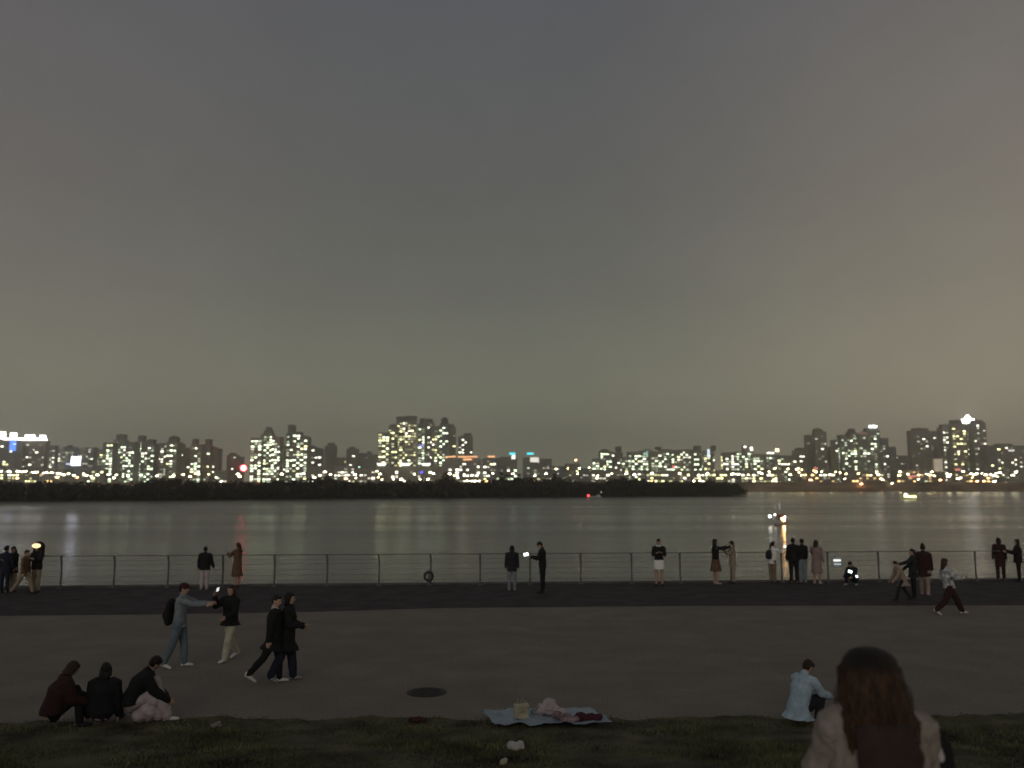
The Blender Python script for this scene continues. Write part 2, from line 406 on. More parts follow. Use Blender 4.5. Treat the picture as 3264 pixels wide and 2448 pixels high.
# single trees that stand out above the wood
def tree(pxx, pyy, dy, label, seed, wide=1.0):
    y0 = isl_y((pxx - 1632) / F * 380); Y = y0 + dy
    for _ in range(3):
        y0 = isl_y((pxx - 1632) / F * Y); Y = y0 + dy
    top = at(pxx, pyy, Y); h = top.z - (WZ + .9)
    root = empty('islet_tree', (top.x, Y, WZ + .8), 0, label, 'tree', 'trees standing out above the islet wood')
    tr = MB(); tr.loft([(0, 0, 0), (.1, 0, h * .35), (-.1, .1, h * .75)], [.3, .2, .08], n=8, round_ends=False)
    for k in range(5):
        a = k * 1.26 + seed; tr.loft([(.05, 0, h * (.3 + .06 * k)), (math.cos(a) * 1.6 * wide, math.sin(a) * 1.4, h * (.55 + .07 * k))], [.1, .03], n=6, round_ends=False)
    tr.build('trunk', barkm, root)
    V, Fc = [], []
    for k in range(9):
        a = random.uniform(0, 6.28); r = random.uniform(.2, 1.9) * wide; z = h * random.uniform(.5, .86)
        s = random.uniform(.6, 1.15) * (1.25 - .5 * z / h)
        leaf_cloud((math.cos(a) * r, math.sin(a) * r * .8, z), (s * wide, s, s * .8), 60, .32, V, Fc)
    leaf_cloud((0, 0, h - .9), (1.0 * wide, .9, .85), 70, .3, V, Fc)
    mesh_obj('crown', V, Fc, leafm, root)
tree(1418, 1503, 12, 'bushy dark islet tree in front of the brightly lit row of mall lights', 1, 1.2)
tree(1598, 1504, 11, 'broad dark islet tree just left of the turquoise rooftop sign', 2, 1.5)
tree(1655, 1508, 12, 'rounded islet tree standing below the two turquoise rooftop signs', 3, 1.2)
tree(1768, 1508, 13, 'isolated dark tree in the low dim gap of the skyline', 4, 1.2)
tree(1981, 1512, 12, 'wide dark islet tree nearly above the small boat with red light', 5, 1.6)
tree(1040, 1514, 12, 'tall islet tree below the dark unlit tower right of the bright pair', 6, 1.1)
tree(520, 1519, 11, 'spreading islet tree below the middle towers of the left cluster', 7, 1.6)
tree(2262, 1524, 10, 'last small rounded tree before the tapering right end of islet', 8, 1.2)

# ================================================================== THE CITY
LC = {'g': (.84, 1, .66), 'w': (1, .96, .76), 'y': (.97, .93, .44), 'o': (1, .62, .24), 't': (.50, 1, .80)}
LV = {'b': 5.0, 'm': 1.3, 'd': .40}
def lit(c, l): return glow('lit_window_' + c + l, LC[c], LV[l])
WALLS = [wall_mat('wall_grey', (.34, .32, .29), (.09, .09, .09)), wall_mat('wall_beige', (.40, .35, .28), (.11, .10, .09)), wall_mat('wall_cool', (.26, .27, .28), (.07, .08, .09))]
roofm = mat('roof_concrete', (.12, .115, .11), .9, .2, .3)
WIN = {}
def win_mesh(c, l, w, h):
    k = (c, l, round(w, 1), round(h, 1))
    if k not in WIN:
        mb = MB().box(-w / 2, w / 2, -.12, .06, 0, h)
        me = bpy.data.meshes.new('window'); me.from_pydata(mb.v, [], mb.f); me.materials.append(lit(c, l)); WIN[k] = me
    return WIN[k]
def building(x0, x1, yt, D, p, c, label, boxes=(), cols=(), name='apartment_tower', cat='apartment tower', fh=3.5, dimk=.5, wm_=None, depth=None, yaw=None, group=None):
    rnd = random.Random(int(x0 * 7 + yt * 3))
    if name == 'street_block': p = min(.5, p * 2.0)
    elif dimk > .8: p = min(.4, p * 2.2)
    elif 1880 < x0 < 2580: p = min(.6, p * 1.8)
    elif x0 > 1880: p = p * 1.25
    xm = (x0 + x1) / 2; w = (x1 - x0) / F * D
    top = at(xm, yt, D).z
    mid = at(xm, (yt + 1530) / 2, D)
    h = top - FZ
    dep = depth or rnd.uniform(12, 17)
    yaw = rnd.uniform(-.12, .12) if yaw is None else yaw
    root = empty(name, (mid.x, D, FZ), yaw, label, cat, group)
    mb = MB(); mb.box(-w / 2, w / 2, 0, dep, -.5, h - 1.0)
    mb.box(-w / 2 - .15, w / 2 + .15, -.2, dep + .2, h - 1.0, h)                 # parapet
    nb_ = max(2, round(w / 4.2)); bw = w / nb_
    for i in range(nb_ + 1):
        cx = -w / 2 + i * bw; mb.box(cx - .28, cx + .28, -.32, .1, -.4, h - .7)      # piers between the bays
    nf = max(2, int((h - 1.5) / fh))
    for k in range(1, nf):
        mb.box(-w / 2 + .02, w / 2 - .02, -.22, .05, k * fh - .12, k * fh + .12)     # balcony slabs
    mb.build('wall', wm_ or WALLS[rnd.randrange(3)], root)
    for bx in boxes:                                                          # lift rooms and water tanks on the roof
        a, b_, y = bx[:3]
        xa_, xb_ = (a - xm) / F * D, (b_ - xm) / F * D; hz = at(xm, y, D).z - FZ
        rb = MB(); rb.box(xa_, xb_, dep * .2, dep * .8, h - .3, hz - .8); rb.box(xa_ - .35, xb_ + .35, dep * .2 - .3, dep * .8 + .3, hz - .8, hz - .2)
        rb.box((xa_ * .6 + xb_ * .4), (xa_ * .4 + xb_ * .6), dep * .4, dep * .6, hz - .2, hz + .6)
        rb.build('roof_room', roofm, root)
    cells = []
    for k in range(nf):
        for i in range(nb_):
            q = p * (1.0 if i not in cols else 2.4)
            if (i, k - 1) in cells and rnd.random() < .45: continue
            if rnd.random() < q * 1.5: cells.append((i, k))
    rnd.shuffle(cells)
    for i, k in cells[:100]:
        u = rnd.random(); l = 'b' if u > dimk else ('m' if u > dimk * .45 else 'd')
        cc = c if rnd.random() < .75 else rnd.choice('wgwy')
        wd = bw * rnd.choice((.6, .72, .86)); hg = fh * rnd.choice((.40, .48, .54))
        o = bpy.data.objects.new('window', win_mesh(cc, l, min(wd, 4.0), hg)); COL.objects.link(o); o.parent = root
        o.location = (-w / 2 + (i + .5) * bw, 0, k * fh + 1.0)
    root['_'] = 0; del root['_']
    return root, w, h, dep
B = building
# -- far left: two office towers with floodlit crowns
def crown(root, w, h, dep, x0, x1, parts, D):
    xm = (x0 + x1) / 2
    for a, b_, ya, yb in parts:
        xa_, xb_ = (a - xm) / F * D, (b_ - xm) / F * D
        za, zb = at(xm, yb, D).z - FZ, at(xm, ya, D).z - FZ
        MB().frustum(xa_, xb_, -1.2, 5, za, zb, .94).build('crown_light', glow('crown_light', (1, .97, .92), 6), root)
r_, w, h, d = B(-60, 47, 1402, 1150, .10, 'w', 'office tower with a floodlit white crown and blue screen at left edge', name='office_tower', cat='office tower')
crown(r_, w, h, d, -60, 47, [(-40, 7, 1376, 1398), (27, 42, 1379, 1396), (4, 47, 1396, 1402)], 1150)
scr = MB()
for k in range(6): scr.box((28 - (-6.5)) / F * 1150, (48 - (-6.5)) / F * 1150, -.9, -.4, at(0, 1437 - k * 5.6, 1150).z - FZ, at(0, 1437 - k * 5.6 - 4.2, 1150).z - FZ)
scr.build('screen', glow('blue_screen', (.07, .25, 1), 2.6), r_)
r_, w, h, d = B(53, 138, 1404, 1180, .13, 'w', 'wide office tower with stepped floodlit crown, second from the left edge', name='office_tower', cat='office tower', dimk=.8)
crown(r_, w, h, d, 53, 138, [(53, 140, 1396, 1403), (76, 102, 1386, 1396), (120, 135, 1387, 1396)], 1180)
for a in [
 (140, 172, 1420, 1300, .16, 'w', 'pale hazy block right beside the wide crowned office tower'),
 (172, 200, 1432, 1350, .14, 'w', 'lower hazy block between the crowned offices and bright billboard'),
 (198, 232, 1424, 1280, .13, 'w', 'faint grey block rising directly behind the bright white billboard', ((206, 216, 1419),)),
 (232, 262, 1430, 1320, .10, 'y', 'dim block peeping out right of the bright white billboard'),
 (262, 296, 1426, 1250, .12, 'w', 'dim pale block with two weak light columns right of billboard'),
 (296, 326, 1432, 1280, .12, 'y', 'low dim block touching the left cluster of greenish lit towers'),
]: B(*a, dimk=.93)
B(208, 262, 1485, 1000, .02, 'w', 'squat dark bluish block carrying the bright white billboard', name='commercial_block', cat='building', wm_=WALLS[2])
# billboard on its roof
D = 999.0; p0 = at(226, 1483, D); p1 = at(258, 1455, D)
bb = empty('billboard', (p0.x, D, p0.z - 1.5), 0, 'glaring white illuminated billboard on the squat bluish block', 'billboard')
bw_ = p1.x - p0.x; bh_ = p1.z - p0.z
MB().box(0, bw_, .2, 1.0, 1.2, 1.5 + bh_).box(1, 1.6, .4, .8, -.5, 1.2).box(bw_ - 1.6, bw_ - 1, .4, .8, -.5, 1.2).build('frame', roofm, bb)
MB().box(.2, bw_ - .2, -.1, .198, 1.5, 1.3 + bh_).build('display', glow('billboard_white', (.80, .84, 1), 12), bb)
MB().box(-6, .1, -.2, .2, 2.0, 4.0).build('side_panel', glow('billboard_blue', (.6, .65, 1), 1.6), bb)
# -- cluster one
C1 = [
 (326, 358, 1410, 1120, .30, 'g', 'greenish lit tower at the left end of the left cluster', (), (1, 2)),
 (358, 392, 1402, 1180, .24, 'g', 'tower with the tallest dark roof room of the left cluster', ((362, 388, 1384),), (1,)),
 (390, 426, 1410, 1100, .38, 'g', 'densely lit greenish tower right of the tallest roof room', (), (0, 2)),
 (428, 460, 1406, 1140, .32, 'g', 'tower with a slim dark roof room and bright upper floors', ((433, 451, 1388),), (1,)),
 (458, 490, 1414, 1120, .40, 'g', 'tower whose right window column is lit floor after floor', ((461, 482, 1400),), (3,)),
 (500, 531, 1412, 1150, .28, 'w', 'tower with one strong window column left of a broad roof room', (), (1,)),
 (528, 562, 1408, 1120, .26, 'g', 'tower with a broad pyramidal dark roof room in left cluster', ((530, 556, 1393), (536, 550, 1389)), (1,)),
 (560, 583, 1424, 1190, .10, 'w', 'narrow dark tower with a pointed roof at the cluster\'s right side', ((562, 580, 1413),), ()),
 (586, 614, 1428, 1180, .08, 'w', 'short brownish tower with nearly no lit window near cluster end', (), ()),
 (606, 640, 1416, 1130, .22, 'g', 'tower with two lit window columns and a thin left roof tank', ((606, 620, 1398),), (1, 2)),
 (640, 668, 1420, 1140, .12, 'g', 'dark tower with thin roof tank and two bright top windows', ((648, 663, 1399),), (0,)),
 (664, 694, 1430, 1150, .03, 'w', 'unlit brownish tower with sloping shoulder ending the left cluster', ((664, 684, 1425),), ()),
 (722, 752, 1450, 1300, .05, 'w', 'hazy dark block with stepped top left of the red sign', ((726, 744, 1443),), ()),
 (748, 770, 1456, 1290, .05, 'w', 'lower hazy block leaning against the stepped block near red sign', (), ()),
]
for a in C1: B(*a[:7], boxes=a[7], cols=a[8], dimk=.42)
# -- cluster two, brightest
C2 = [
 (798, 832, 1396, 1080, .50, 'g', 'brightly lit tower, leftmost of the pair of bright towers', (), (0, 2)),
 (830, 866, 1384, 1110, .55, 'g', 'tallest tower of the bright left pair, pointed dark roof room', ((836, 862, 1372), (842, 857, 1361)), (1, 2)),
 (864, 892, 1392, 1080, .55, 'g', 'bright tower with a yellowish top corner beside the pointed one', (), (1,)),
 (892, 914, 1420, 1160, .08, 'w', 'narrow dark tower filling the gap between the bright pair', (), ()),
 (911, 934, 1380, 1100, .32, 'g', 'slim tower with the tall square roof tank of the bright pair', ((912, 931, 1353),), (0,)),
 (932, 956, 1376, 1080, .50, 'g', 'bright slim tower right of the square roof tank', (), (1,)),
 (955, 979, 1392, 1070, .50, 'g', 'bright tower ending the bright pair on the right', ((962, 972, 1388),), (1,)),
 (980, 1003, 1424, 1200, .16, 'w', 'dim short tower just right of the bright pair', ((982, 996, 1420),), ()),
 (1001, 1024, 1432, 1190, .18, 'w', 'dim short tower with a jutting roof slab', ((1000, 1022, 1428),), ()),
 (1035, 1070, 1420, 1260, .0, 'w', 'rounded dark tower without any lit window', ((1042, 1064, 1411),), ()),
 (1070, 1104, 1458, 1150, .14, 'y', 'low block with a yellow lit top row', (), ()),
 (1104, 1140, 1430, 1330, .06, 'w', 'faint hazy tower behind the block with yellow top row', ((1112, 1128, 1424),), ()),
 (1140, 1166, 1444, 1320, .08, 't', 'faint hazy tower with a bluish window left of the tall group', (), ()),
 (1164, 1202, 1448, 1300, .08, 'w', 'faint low hazy block touching the tall group on its left', ((1168, 1180, 1438),), ()),
]
for a in C2: B(*a[:7], boxes=a[7], cols=a[8], dimk=.34)
# -- cluster three, tallest, yellow-green
C3 = [
 (1205, 1240, 1378, 1060, .34, 'y', 'left shoulder tower of the tallest group with yellow windows', (), (0,)),
 (1238, 1266, 1358, 1080, .34, 'y', 'stepped tower, second from the left in the tallest group', ((1240, 1262, 1352),), (1,)),
 (1262, 1293, 1340, 1100, .34, 'y', 'tower with a dark flat crown, third in the tallest group', ((1260, 1286, 1327),), (0, 1)),
 (1290, 1326, 1338, 1090, .40, 'y', 'widest crowned tower at the middle of the tallest group', ((1288, 1326, 1325),), (1,)),
 (1332, 1354, 1350, 1110, .30, 'g', 'tower with one lit column and a tiny blue light', ((1336, 1354, 1333),), (0, 1)),
 (1354, 1378, 1346, 1180, .12, 'w', 'darker tower with antenna mast in the tallest group', ((1356, 1374, 1335),), ()),
 (1376, 1402, 1364, 1100, .34, 'y', 'lower tower with a glowing yellow column in the tallest group', ((1380, 1398, 1358),), (1,)),
 (1400, 1428, 1350, 1080, .32, 'g', 'tower with a bright upper corner below the pointed roof', ((1404, 1424, 1334), (1408, 1420, 1330)), (0,)),
 (1424, 1452, 1362, 1140, .12, 'y', 'dark tower with a sloping shoulder right of the pointed roof', ((1424, 1446, 1352),), ()),
 (1462, 1506, 1390, 1180, .16, 'w', 'separate square-topped tower at right end of the tallest group', ((1478, 1502, 1380),), (1,)),
]
for i, a in enumerate(C3):
    r_, w, h, d = B(*a[:7], boxes=a[7], cols=a[8], dimk=.55)
    if i == 4: MB().box(-1.8, 1.2, -.6, -.14, at(0, 1424, 1110).z - FZ, at(0, 1418, 1110).z - FZ).build('blue_light', glow('blue_light', (.08, .08, 1), 2.5), r_)
# mall and blocks in front of it
r_, w, h, d = B(1200, 1412, 1486, 960, .10, 'w', 'long low mall with three white canopy lights under the tallest group', name='shopping_mall', cat='mall', fh=5)
for xx, ww in ((1217, 30), (1292, 36), (1357, 30)):
    cx = (xx - 1306) / F * 960; hw = ww / 2 / F * 960
    MB().frustum(cx - hw * .7, cx + hw * .7, -2.2, .0, at(0, 1484, 960).z - FZ, at(0, 1477, 960).z - FZ, 1.4).build('canopy_light', glow('canopy_light', (1, .98, .88), 3.2), r_)
MB().box(12, 15, -.8, -.3, at(0, 1508, 960).z - FZ, at(0, 1502, 960).z - FZ).build('blue_light', glow('blue_light', (.08, .08, 1), 2.5), r_)
r_, w, h, d = B(1418, 1530, 1462, 1000, .20, 'w', 'broad block outlined with orange neon along its roof', name='commercial_block', cat='building', dimk=.4)
for xa_, xb_, y_ in ((1420, 1452, 1456), (1460, 1522, 1456)):
    MB().box((xa_ - 1474) / F * 1000, (xb_ - 1474) / F * 1000, -.8, -.2, at(0, y_ + 2, 1000).z - FZ, at(0, y_ - 2, 1000).z - FZ).build('neon_strip', glow('neon_orange', (1, .45, .18), 1.9), r_)
MB().box((1476 - 1474) / F * 1000, (1504 - 1474) / F * 1000, -.9, -.35, at(0, 1467, 1000).z - FZ, at(0, 1462, 1000).z - FZ).build('neon_strip', MATS['neon_orange'], r_)
r_, w, h, d = B(1540, 1592, 1460, 1010, .26, 'w', 'block with one short orange neon line on its roof', name='commercial_block', cat='building', dimk=.4)
MB().box((1555 - 1566) / F * 1010, (1577 - 1566) / F * 1010, -.8, -.2, at(0, 1458, 1010).z - FZ, at(0, 1453, 1010).z - FZ).build('neon_strip', MATS['neon_orange'], r_)
r_, w, h, d = B(1594, 1648, 1456, 1050, .16, 'g', 'block under the left of two turquoise rooftop signs', name='commercial_block', cat='building', dimk=.4)
def roof_sign(r, xm, D, xa, xb, ya, yb, m, nm='roof_sign'):
    MB().box((xa - xm) / F * D, (xb - xm) / F * D, -.9, -.2, at(0, yb, D).z - FZ, at(0, ya, D).z - FZ).build(nm, m, r)
teal = glow('sign_turquoise', (.05, .75, .85), 2.2); cream = glow('sign_cream', (1, .95, .8), 2.4)
roof_sign(r_, 1621, 1050, 1624, 1642, 1443, 1449, teal); roof_sign(r_, 1621, 1050, 1631, 1642, 1451, 1463, cream, 'lit_panel')
r_, w, h, d = B(1668, 1722, 1458, 1060, .12, 'g', 'block under the right of two turquoise rooftop signs', name='commercial_block', cat='building', dimk=.6)
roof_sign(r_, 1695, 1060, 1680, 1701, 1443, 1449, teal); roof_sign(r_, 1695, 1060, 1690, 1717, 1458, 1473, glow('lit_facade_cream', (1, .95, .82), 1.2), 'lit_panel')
for a in [
 (1722, 1758, 1462, 1400, .08, 'w', 'very faint block right of the turquoise signs'),
 (1758, 1800, 1486, 1300, .06, 'w', 'low faint block in the dip of the skyline'),
 (1800, 1850, 1478, 1500, .04, 'y', 'palest distant block in the middle of the skyline dip'),
 (1848, 1886, 1492, 1250, .10, 'w', 'low block at the right side of the skyline dip'),
]: B(*a, dimk=.9)
C4 = [
 (1888, 1922, 1462, 1100, .30, 'g', 'sloping low block opening the long right-hand row of towers', (), ()),
 (1914, 1950, 1438, 1150, .26, 'g', 'greenish tower left of the slim square chimney-like roof tank', ((1920, 1940, 1432),), ()),
 (1950, 1986, 1442, 1210, .03, 'w', 'dark tower with slim chimney-like roof tank in right-hand row', ((1966, 1983, 1423),), ()),
 (1982, 2012, 1456, 1120, .22, 'g', 'short tower between the roof tank tower and a bright column', (), ()),
 (2004, 2042, 1440, 1130, .22, 'g', 'tower with one bright top-left window in right-hand row', (), (0,)),
 (2040, 2078, 1436, 1140, .30, 'g', 'tower with a pale turquoise strip near its roof', ((2056, 2072, 1431),), (1,)),
 (2076, 2110, 1438, 1110, .36, 'g', 'tower with two glaring top windows next to turquoise strip', (), (1,)),
 (2108, 2142, 1432, 1150, .28, 'g', 'tower with a wide bright row of windows at mid height', ((2096, 2112, 1424),), ()),
 (2140, 2178, 1434, 1170, .22, 'g', 'tower with a small red light low on its face', (), (0,)),
 (2176, 2214, 1432, 1180, .20, 'w', 'dimmer tower left of the square roof tank in right-hand row', (), ()),
 (2212, 2246, 1438, 1160, .20, 'g', 'tower topped by a square dark tank left of blue-white strip', ((2220, 2238, 1420),), ()),
 (2244, 2276, 1436, 1120, .26, 'y', 'tower carrying a vertical blue-white light strip', ((2270, 2284, 1420),), (1,)),
 (2272, 2304, 1444, 1080, .30, 'y', 'tower with a warm floodlit facade beside blue-white strip', (), (1,)),
 (2304, 2350, 1442, 1140, .26, 'w', 'broad tower with even rows right of the floodlit facade', (), ()),
 (2346, 2404, 1440, 1150, .24, 'g', 'broad dark-roofed tower with three lamps on its roof', ((2376, 2398, 1418),), ()),
 (2402, 2444, 1446, 1120, .26, 'g', 'tower right of the one with roof lamps', (), (1,)),
 (2442, 2490, 1450, 1110, .22, 'g', 'tower below the orange roof beacon', (), ()),
 (2488, 2540, 1452, 1150, .16, 'g', 'low tower right of the orange roof beacon', (), ()),
 (2532, 2576, 1434, 1250, .06, 'w', 'hazy low dark block left of the tall twin-topped tower', ((2540, 2566, 1427),), ()),
]
for i, a in enumerate(C4):
    r_, w, h, d = B(*a[:7], boxes=a[7], cols=a[8], dimk=.42); D = a[3]; xm = (a[0] + a[1]) / 2
    if i == 5: roof_sign(r_, xm, D, 2060, 2068, 1438, 1454, glow('strip_turquoise', (.35, .9, .75), .8), 'light_strip')
    if i == 8: roof_sign(r_, xm, D, 2140, 2149, 1484, 1491, glow('sign_red', (1, .12, .10), 2.2), 'red_light')
    if i == 11: roof_sign(r_, xm, D, 2256, 2263, 1432, 1458, glow('strip_blue_white', (.7, .85, 1), 1.8), 'light_strip')
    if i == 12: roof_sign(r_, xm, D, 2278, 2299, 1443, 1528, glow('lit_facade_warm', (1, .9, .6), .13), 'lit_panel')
    if i == 14:
        for xx, yy in ((2376, 1425), (2397, 1428), (2398, 1434)): roof_sign(r_, xm, D, xx - 4, xx + 4, yy - 3, yy + 2, glow('roof_lamp', (1, .95, .8), 5), 'roof_lamp')
    if i == 16:
        roof_sign(r_, xm, D, 2473, 2485, 1430, 1440, glow('roof_beacon', (1, .8, .4), 5), 'roof_beacon'); roof_sign(r_, xm, D, 2445, 2468, 1442, 1446, glow('roof_lamp', (1, .95, .8), 5), 'roof_lamp')
C5 = [
 (2574, 2604, 1386, 1200, .03, 'w', 'dark slab left half of the tall twin-topped tower', (), ()),
 (2600, 2636, 1376, 1150, .14, 'g', 'tall dark tower with a pointed roof room on the right side', ((2600, 2628, 1368), (2606, 2620, 1364)), ()),
 (2640, 2672, 1424, 1180, .10, 'w', 'stepped low tower left of the big dark right group', (), ()),
 (2664, 2692, 1402, 1130, .14, 'g', 'left shoulder tower of the big dark right group', (), (1,)),
 (2684, 2712, 1392, 1120, .20, 'g', 'tower with blocky roof room, second in big dark right group', ((2680, 2702, 1386),), (1,)),
 (2710, 2744, 1380, 1140, .16, 'g', 'tower with the tallest dark roof knob in big dark right group', ((2712, 2736, 1374), (2716, 2732, 1366)), (1,)),
 (2742, 2774, 1386, 1130, .14, 'g', 'tower with faint red roof glow in the big dark right group', (), (1,)),
 (2766, 2808, 1372, 1150, .20, 'g', 'tower with a glaring white bar on its rooftop', ((2770, 2804, 1363),), (0, 2)),
 (2806, 2834, 1396, 1140, .10, 'w', 'tower stepping down right of the white rooftop bar', (), ()),
 (2830, 2858, 1424, 1150, .04, 'o', 'dark last step of the big dark right group', (), ()),
 (2856, 2910, 1452, 1400, .03, 'w', 'hazy low block between the two right-hand groups', (), ()),
 (2908, 2970, 1372, 1220, .08, 'w', 'broad dark tower left of the crown-lit tower group', ((2920, 2966, 1364),), ()),
 (2968, 3022, 1380, 1250, .06, 'w', 'dark broad tower with flat roof near the crown-lit tower', ((2976, 3014, 1374),), ()),
 (3008, 3046, 1362, 1180, .20, 'w', 'tower with one bright top window near the crown-lit tower', ((3012, 3040, 1352),), (0,)),
 (3040, 3082, 1350, 1150, .22, 'y', 'tower with scattered yellow windows left of crown-lit tower', ((3042, 3076, 1338),), ()),
 (3078, 3114, 1350, 1160, .12, 'w', 'tallest right-hand tower topped by a glaring white crown', (), ()),
 (3108, 3146, 1346, 1140, .14, 'w', 'dark tower with rounded top right of the white crown', ((3112, 3142, 1338),), ()),
 (3146, 3192, 1420, 1080, .06, 'y', 'dark low tower with one bright corner window near right edge', (), ()),
 (3190, 3232, 1414, 1200, .08, 'w', 'hazy tower with a light bar near the right edge', (), ()),
 (3226, 3300, 1420, 1300, .08, 'w', 'hazy block cut by the right edge of the view', (), ()),
]
for i, a in enumerate(C5):
    r_, w, h, d = B(*a[:7], boxes=a[7], cols=a[8], dimk=.62); D = a[3]; xm = (a[0] + a[1]) / 2
    if i == 6: roof_sign(r_, xm, D, 2745, 2768, 1378, 1385, glow('roof_glow_red', (1, .2, .12), .16), 'roof_light')
    if i == 7: roof_sign(r_, xm, D, 2774, 2799, 1356, 1363, glow('roof_bar_white', (1, 1, .97), 9), 'roof_bar')
    if i == 15:
        k = F / D; z = lambda y: at(0, y, D).z - FZ
        mb = MB(); cx = 0
        mb.frustum(-11 / k, 11 / k, .5, 9, z(1352), z(1344), 1.55); mb.frustum(-19 / k, 19 / k, -1, 10.5, z(1343.8), z(1335), .8); mb.frustum(-9 / k, 9 / k, 1, 8, z(1334.8), z(1322), .25)
        mb.build('lit_crown', glow('lit_crown_white', (1, 1, .98), 11), r_)
    if i == 18: roof_sign(r_, xm, D, 3216, 3236, 1434, 1438, glow('light_bar', (1, .97, .9), 1.6), 'light_bar')
r_, w, h, d = B(2972, 3008, 1460, 960, .0, 'o', 'pale floodlit cream slab among the lamps near the right', name='commercial_block', cat='building')
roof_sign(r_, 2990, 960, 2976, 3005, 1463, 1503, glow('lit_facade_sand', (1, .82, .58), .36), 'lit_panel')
# low street-side blocks along the river road
LOW = [
 (0, 62, 1488, 920, .20, 'y', 'low street block with warm windows at the far left'), (66, 118, 1492, 930, .16, 'y', 'low street block below the wide crowned office tower'),
 (124, 205, 1496, 915, .12, 'o', 'long low street block left of the squat bluish block'), (264, 330, 1494, 925, .12, 'y', 'low street block right of the squat bluish block'),
 (690, 724, 1500, 930, .14, 'w', 'tiny low house left of the stepped hazy block'), (980, 1060, 1488, 950, .16, 'w', 'low block below the dim short towers beside bright pair'),
 (1064, 1130, 1484, 940, .24, 'w', 'low block with white shop lights in front of yellow top row'), (1132, 1196, 1492, 930, .20, 'w', 'low lit block at the left foot of the mall'),
 (1886, 1990, 1500, 930, .18, 'w', 'low lit block at the foot of the first right-hand towers'), (2060, 2200, 1502, 920, .22, 'y', 'long low warm lit block at middle of the right-hand row'),
 (2210, 2330, 1500, 925, .26, 'y', 'long low lit block under the blue-white strip tower'), (2360, 2480, 1498, 930, .26, 'y', 'long low block under the tower with roof lamps'),
 (2560, 2660, 1500, 920, .18, 'o', 'low warm block at the foot of tall twin-topped tower'), (2700, 2830, 1500, 925, .14, 'o', 'low orange lit block under the big dark right group'),
 (2860, 2968, 1496, 930, .10, 'o', 'low pale block left of the floodlit cream slab'), (3040, 3170, 1500, 920, .10, 'o', 'low block beneath the crown-lit tower'),
]
for a in LOW: B(*a, name='street_block', cat='building', dimk=.55, fh=3.4)
# big red sign left of the bright pair
D = 1000; p = at(776, 1492, D)
rs = empty('red_sign', (p.x, D, FZ), 0, 'glowing round red sign on a mast left of the bright pair', 'sign')
MB().loft([(0, .6, 0), (0, .6, p.z - FZ)], [.5, .4], n=8).build('mast', roofm, rs)
MB().loft([(0, -.3, p.z - FZ), (0, .3, p.z - FZ)], [3.2, 3.2], n=16, round_ends=False).build('sign_rim', glow('sign_red_big', (1, .05, .06), 60), rs)
MB().loft([(0, -.5, p.z - FZ), (0, -.32, p.z - FZ)], [1.8, 1.8], n=16, round_ends=False).build('sign_face', glow('sign_red_core', (1, .75, .65), 5), rs)
D = 900
for xx, yy, ww, lb in ((2908, 1518, 30, 'long low red sign among the lamps left of the cream slab'), (3053, 1497, 18, 'short red sign right of the cream slab'), (2600, 1493, 12, 'small red sign at foot of the tall twin-topped tower')):
    p = at(xx, yy, D); hw = ww / 2 / F * D
    r_ = empty('red_sign', (p.x, D, FZ), 0, lb, 'sign', 'red signs along the far road')
    MB().box(-hw, -hw + .3, 0, .3, 0, p.z - FZ).box(hw - .3, hw, 0, .3, 0, p.z - FZ).build('post', roofm, r_)
    MB().box(-hw, hw, -.3, -.01, p.z - FZ - 1.1, p.z - FZ + 1.1).build('sign_face', glow('sign_red_soft', (1, .22, .18), .9), r_)

# ---- street lamps on the far bank, one object each
LAMPS = []
def conv(lst, sc, ox, oy): LAMPS.extend([(ox + a[0] / sc, oy + a[1] / sc, a[2] if len(a) > 2 else 'w') for a in lst])
conv([(5, 600), (75, 600), (90, 605), (150, 600), (170, 602), (200, 605), (225, 600), (280, 610), (310, 608), (325, 605), (375, 615), (405, 610), (445, 612), (495, 617), (520, 622), (490, 650, 'y'), (550, 630), (590, 620), (635, 635), (665, 652, 'o'), (720, 620),
      (745, 635), (785, 645), (838, 630), (930, 628), (1000, 630), (980, 655), (1100, 635), (1210, 632, 'g'), (1350, 640), (1490, 642), (1575, 628, 'y'), (1635, 645, 'y'), (1680, 620, 'y'), (1710, 622, 'y'), (1795, 625, 'y'), (1860, 652, 'g'), (1905, 685, 'g'), (2045, 625, 'y'), (2060, 645, 'y'), (150, 657, 'o')], 2.6976, 0, 1280)
conv([(845, 600), (830, 632, 'o'), (910, 627), (905, 600), (1110, 595), (1095, 622, 'y'), (1125, 640), (1220, 637), (1283, 638), (1390, 595), (1437, 638), (1503, 638), (1548, 590), (1680, 592), (1720, 607, 'y'), (1748, 625), (1800, 598), (1865, 605), (1905, 605), (2035, 590),
      (660, 575), (705, 597), (485, 590), (430, 600), (305, 595), (1085, 570), (570, 622), (1825, 652), (1860, 652), (1890, 652), (1920, 652), (1950, 652, 'o'), (1985, 652, 'o')], 2.572, 780, 1280)
conv([(90, 592), (270, 608), (262, 642, 'o'), (360, 592), (445, 553, 'y'), (540, 550, 'y'), (620, 592), (635, 548), (715, 542), (785, 608), (900, 592), (1020, 590), (1085, 598), (1230, 590), (1455, 588), (1615, 605), (1685, 590), (1890, 595), (1940, 597), (2020, 600, 'y'),
      (2110, 582), (2130, 590), (2190, 575), (1230, 652, 'o'), (1570, 652, 'w'), (1625, 650), (605, 480, 'o')], 2.572, 1600, 1280)
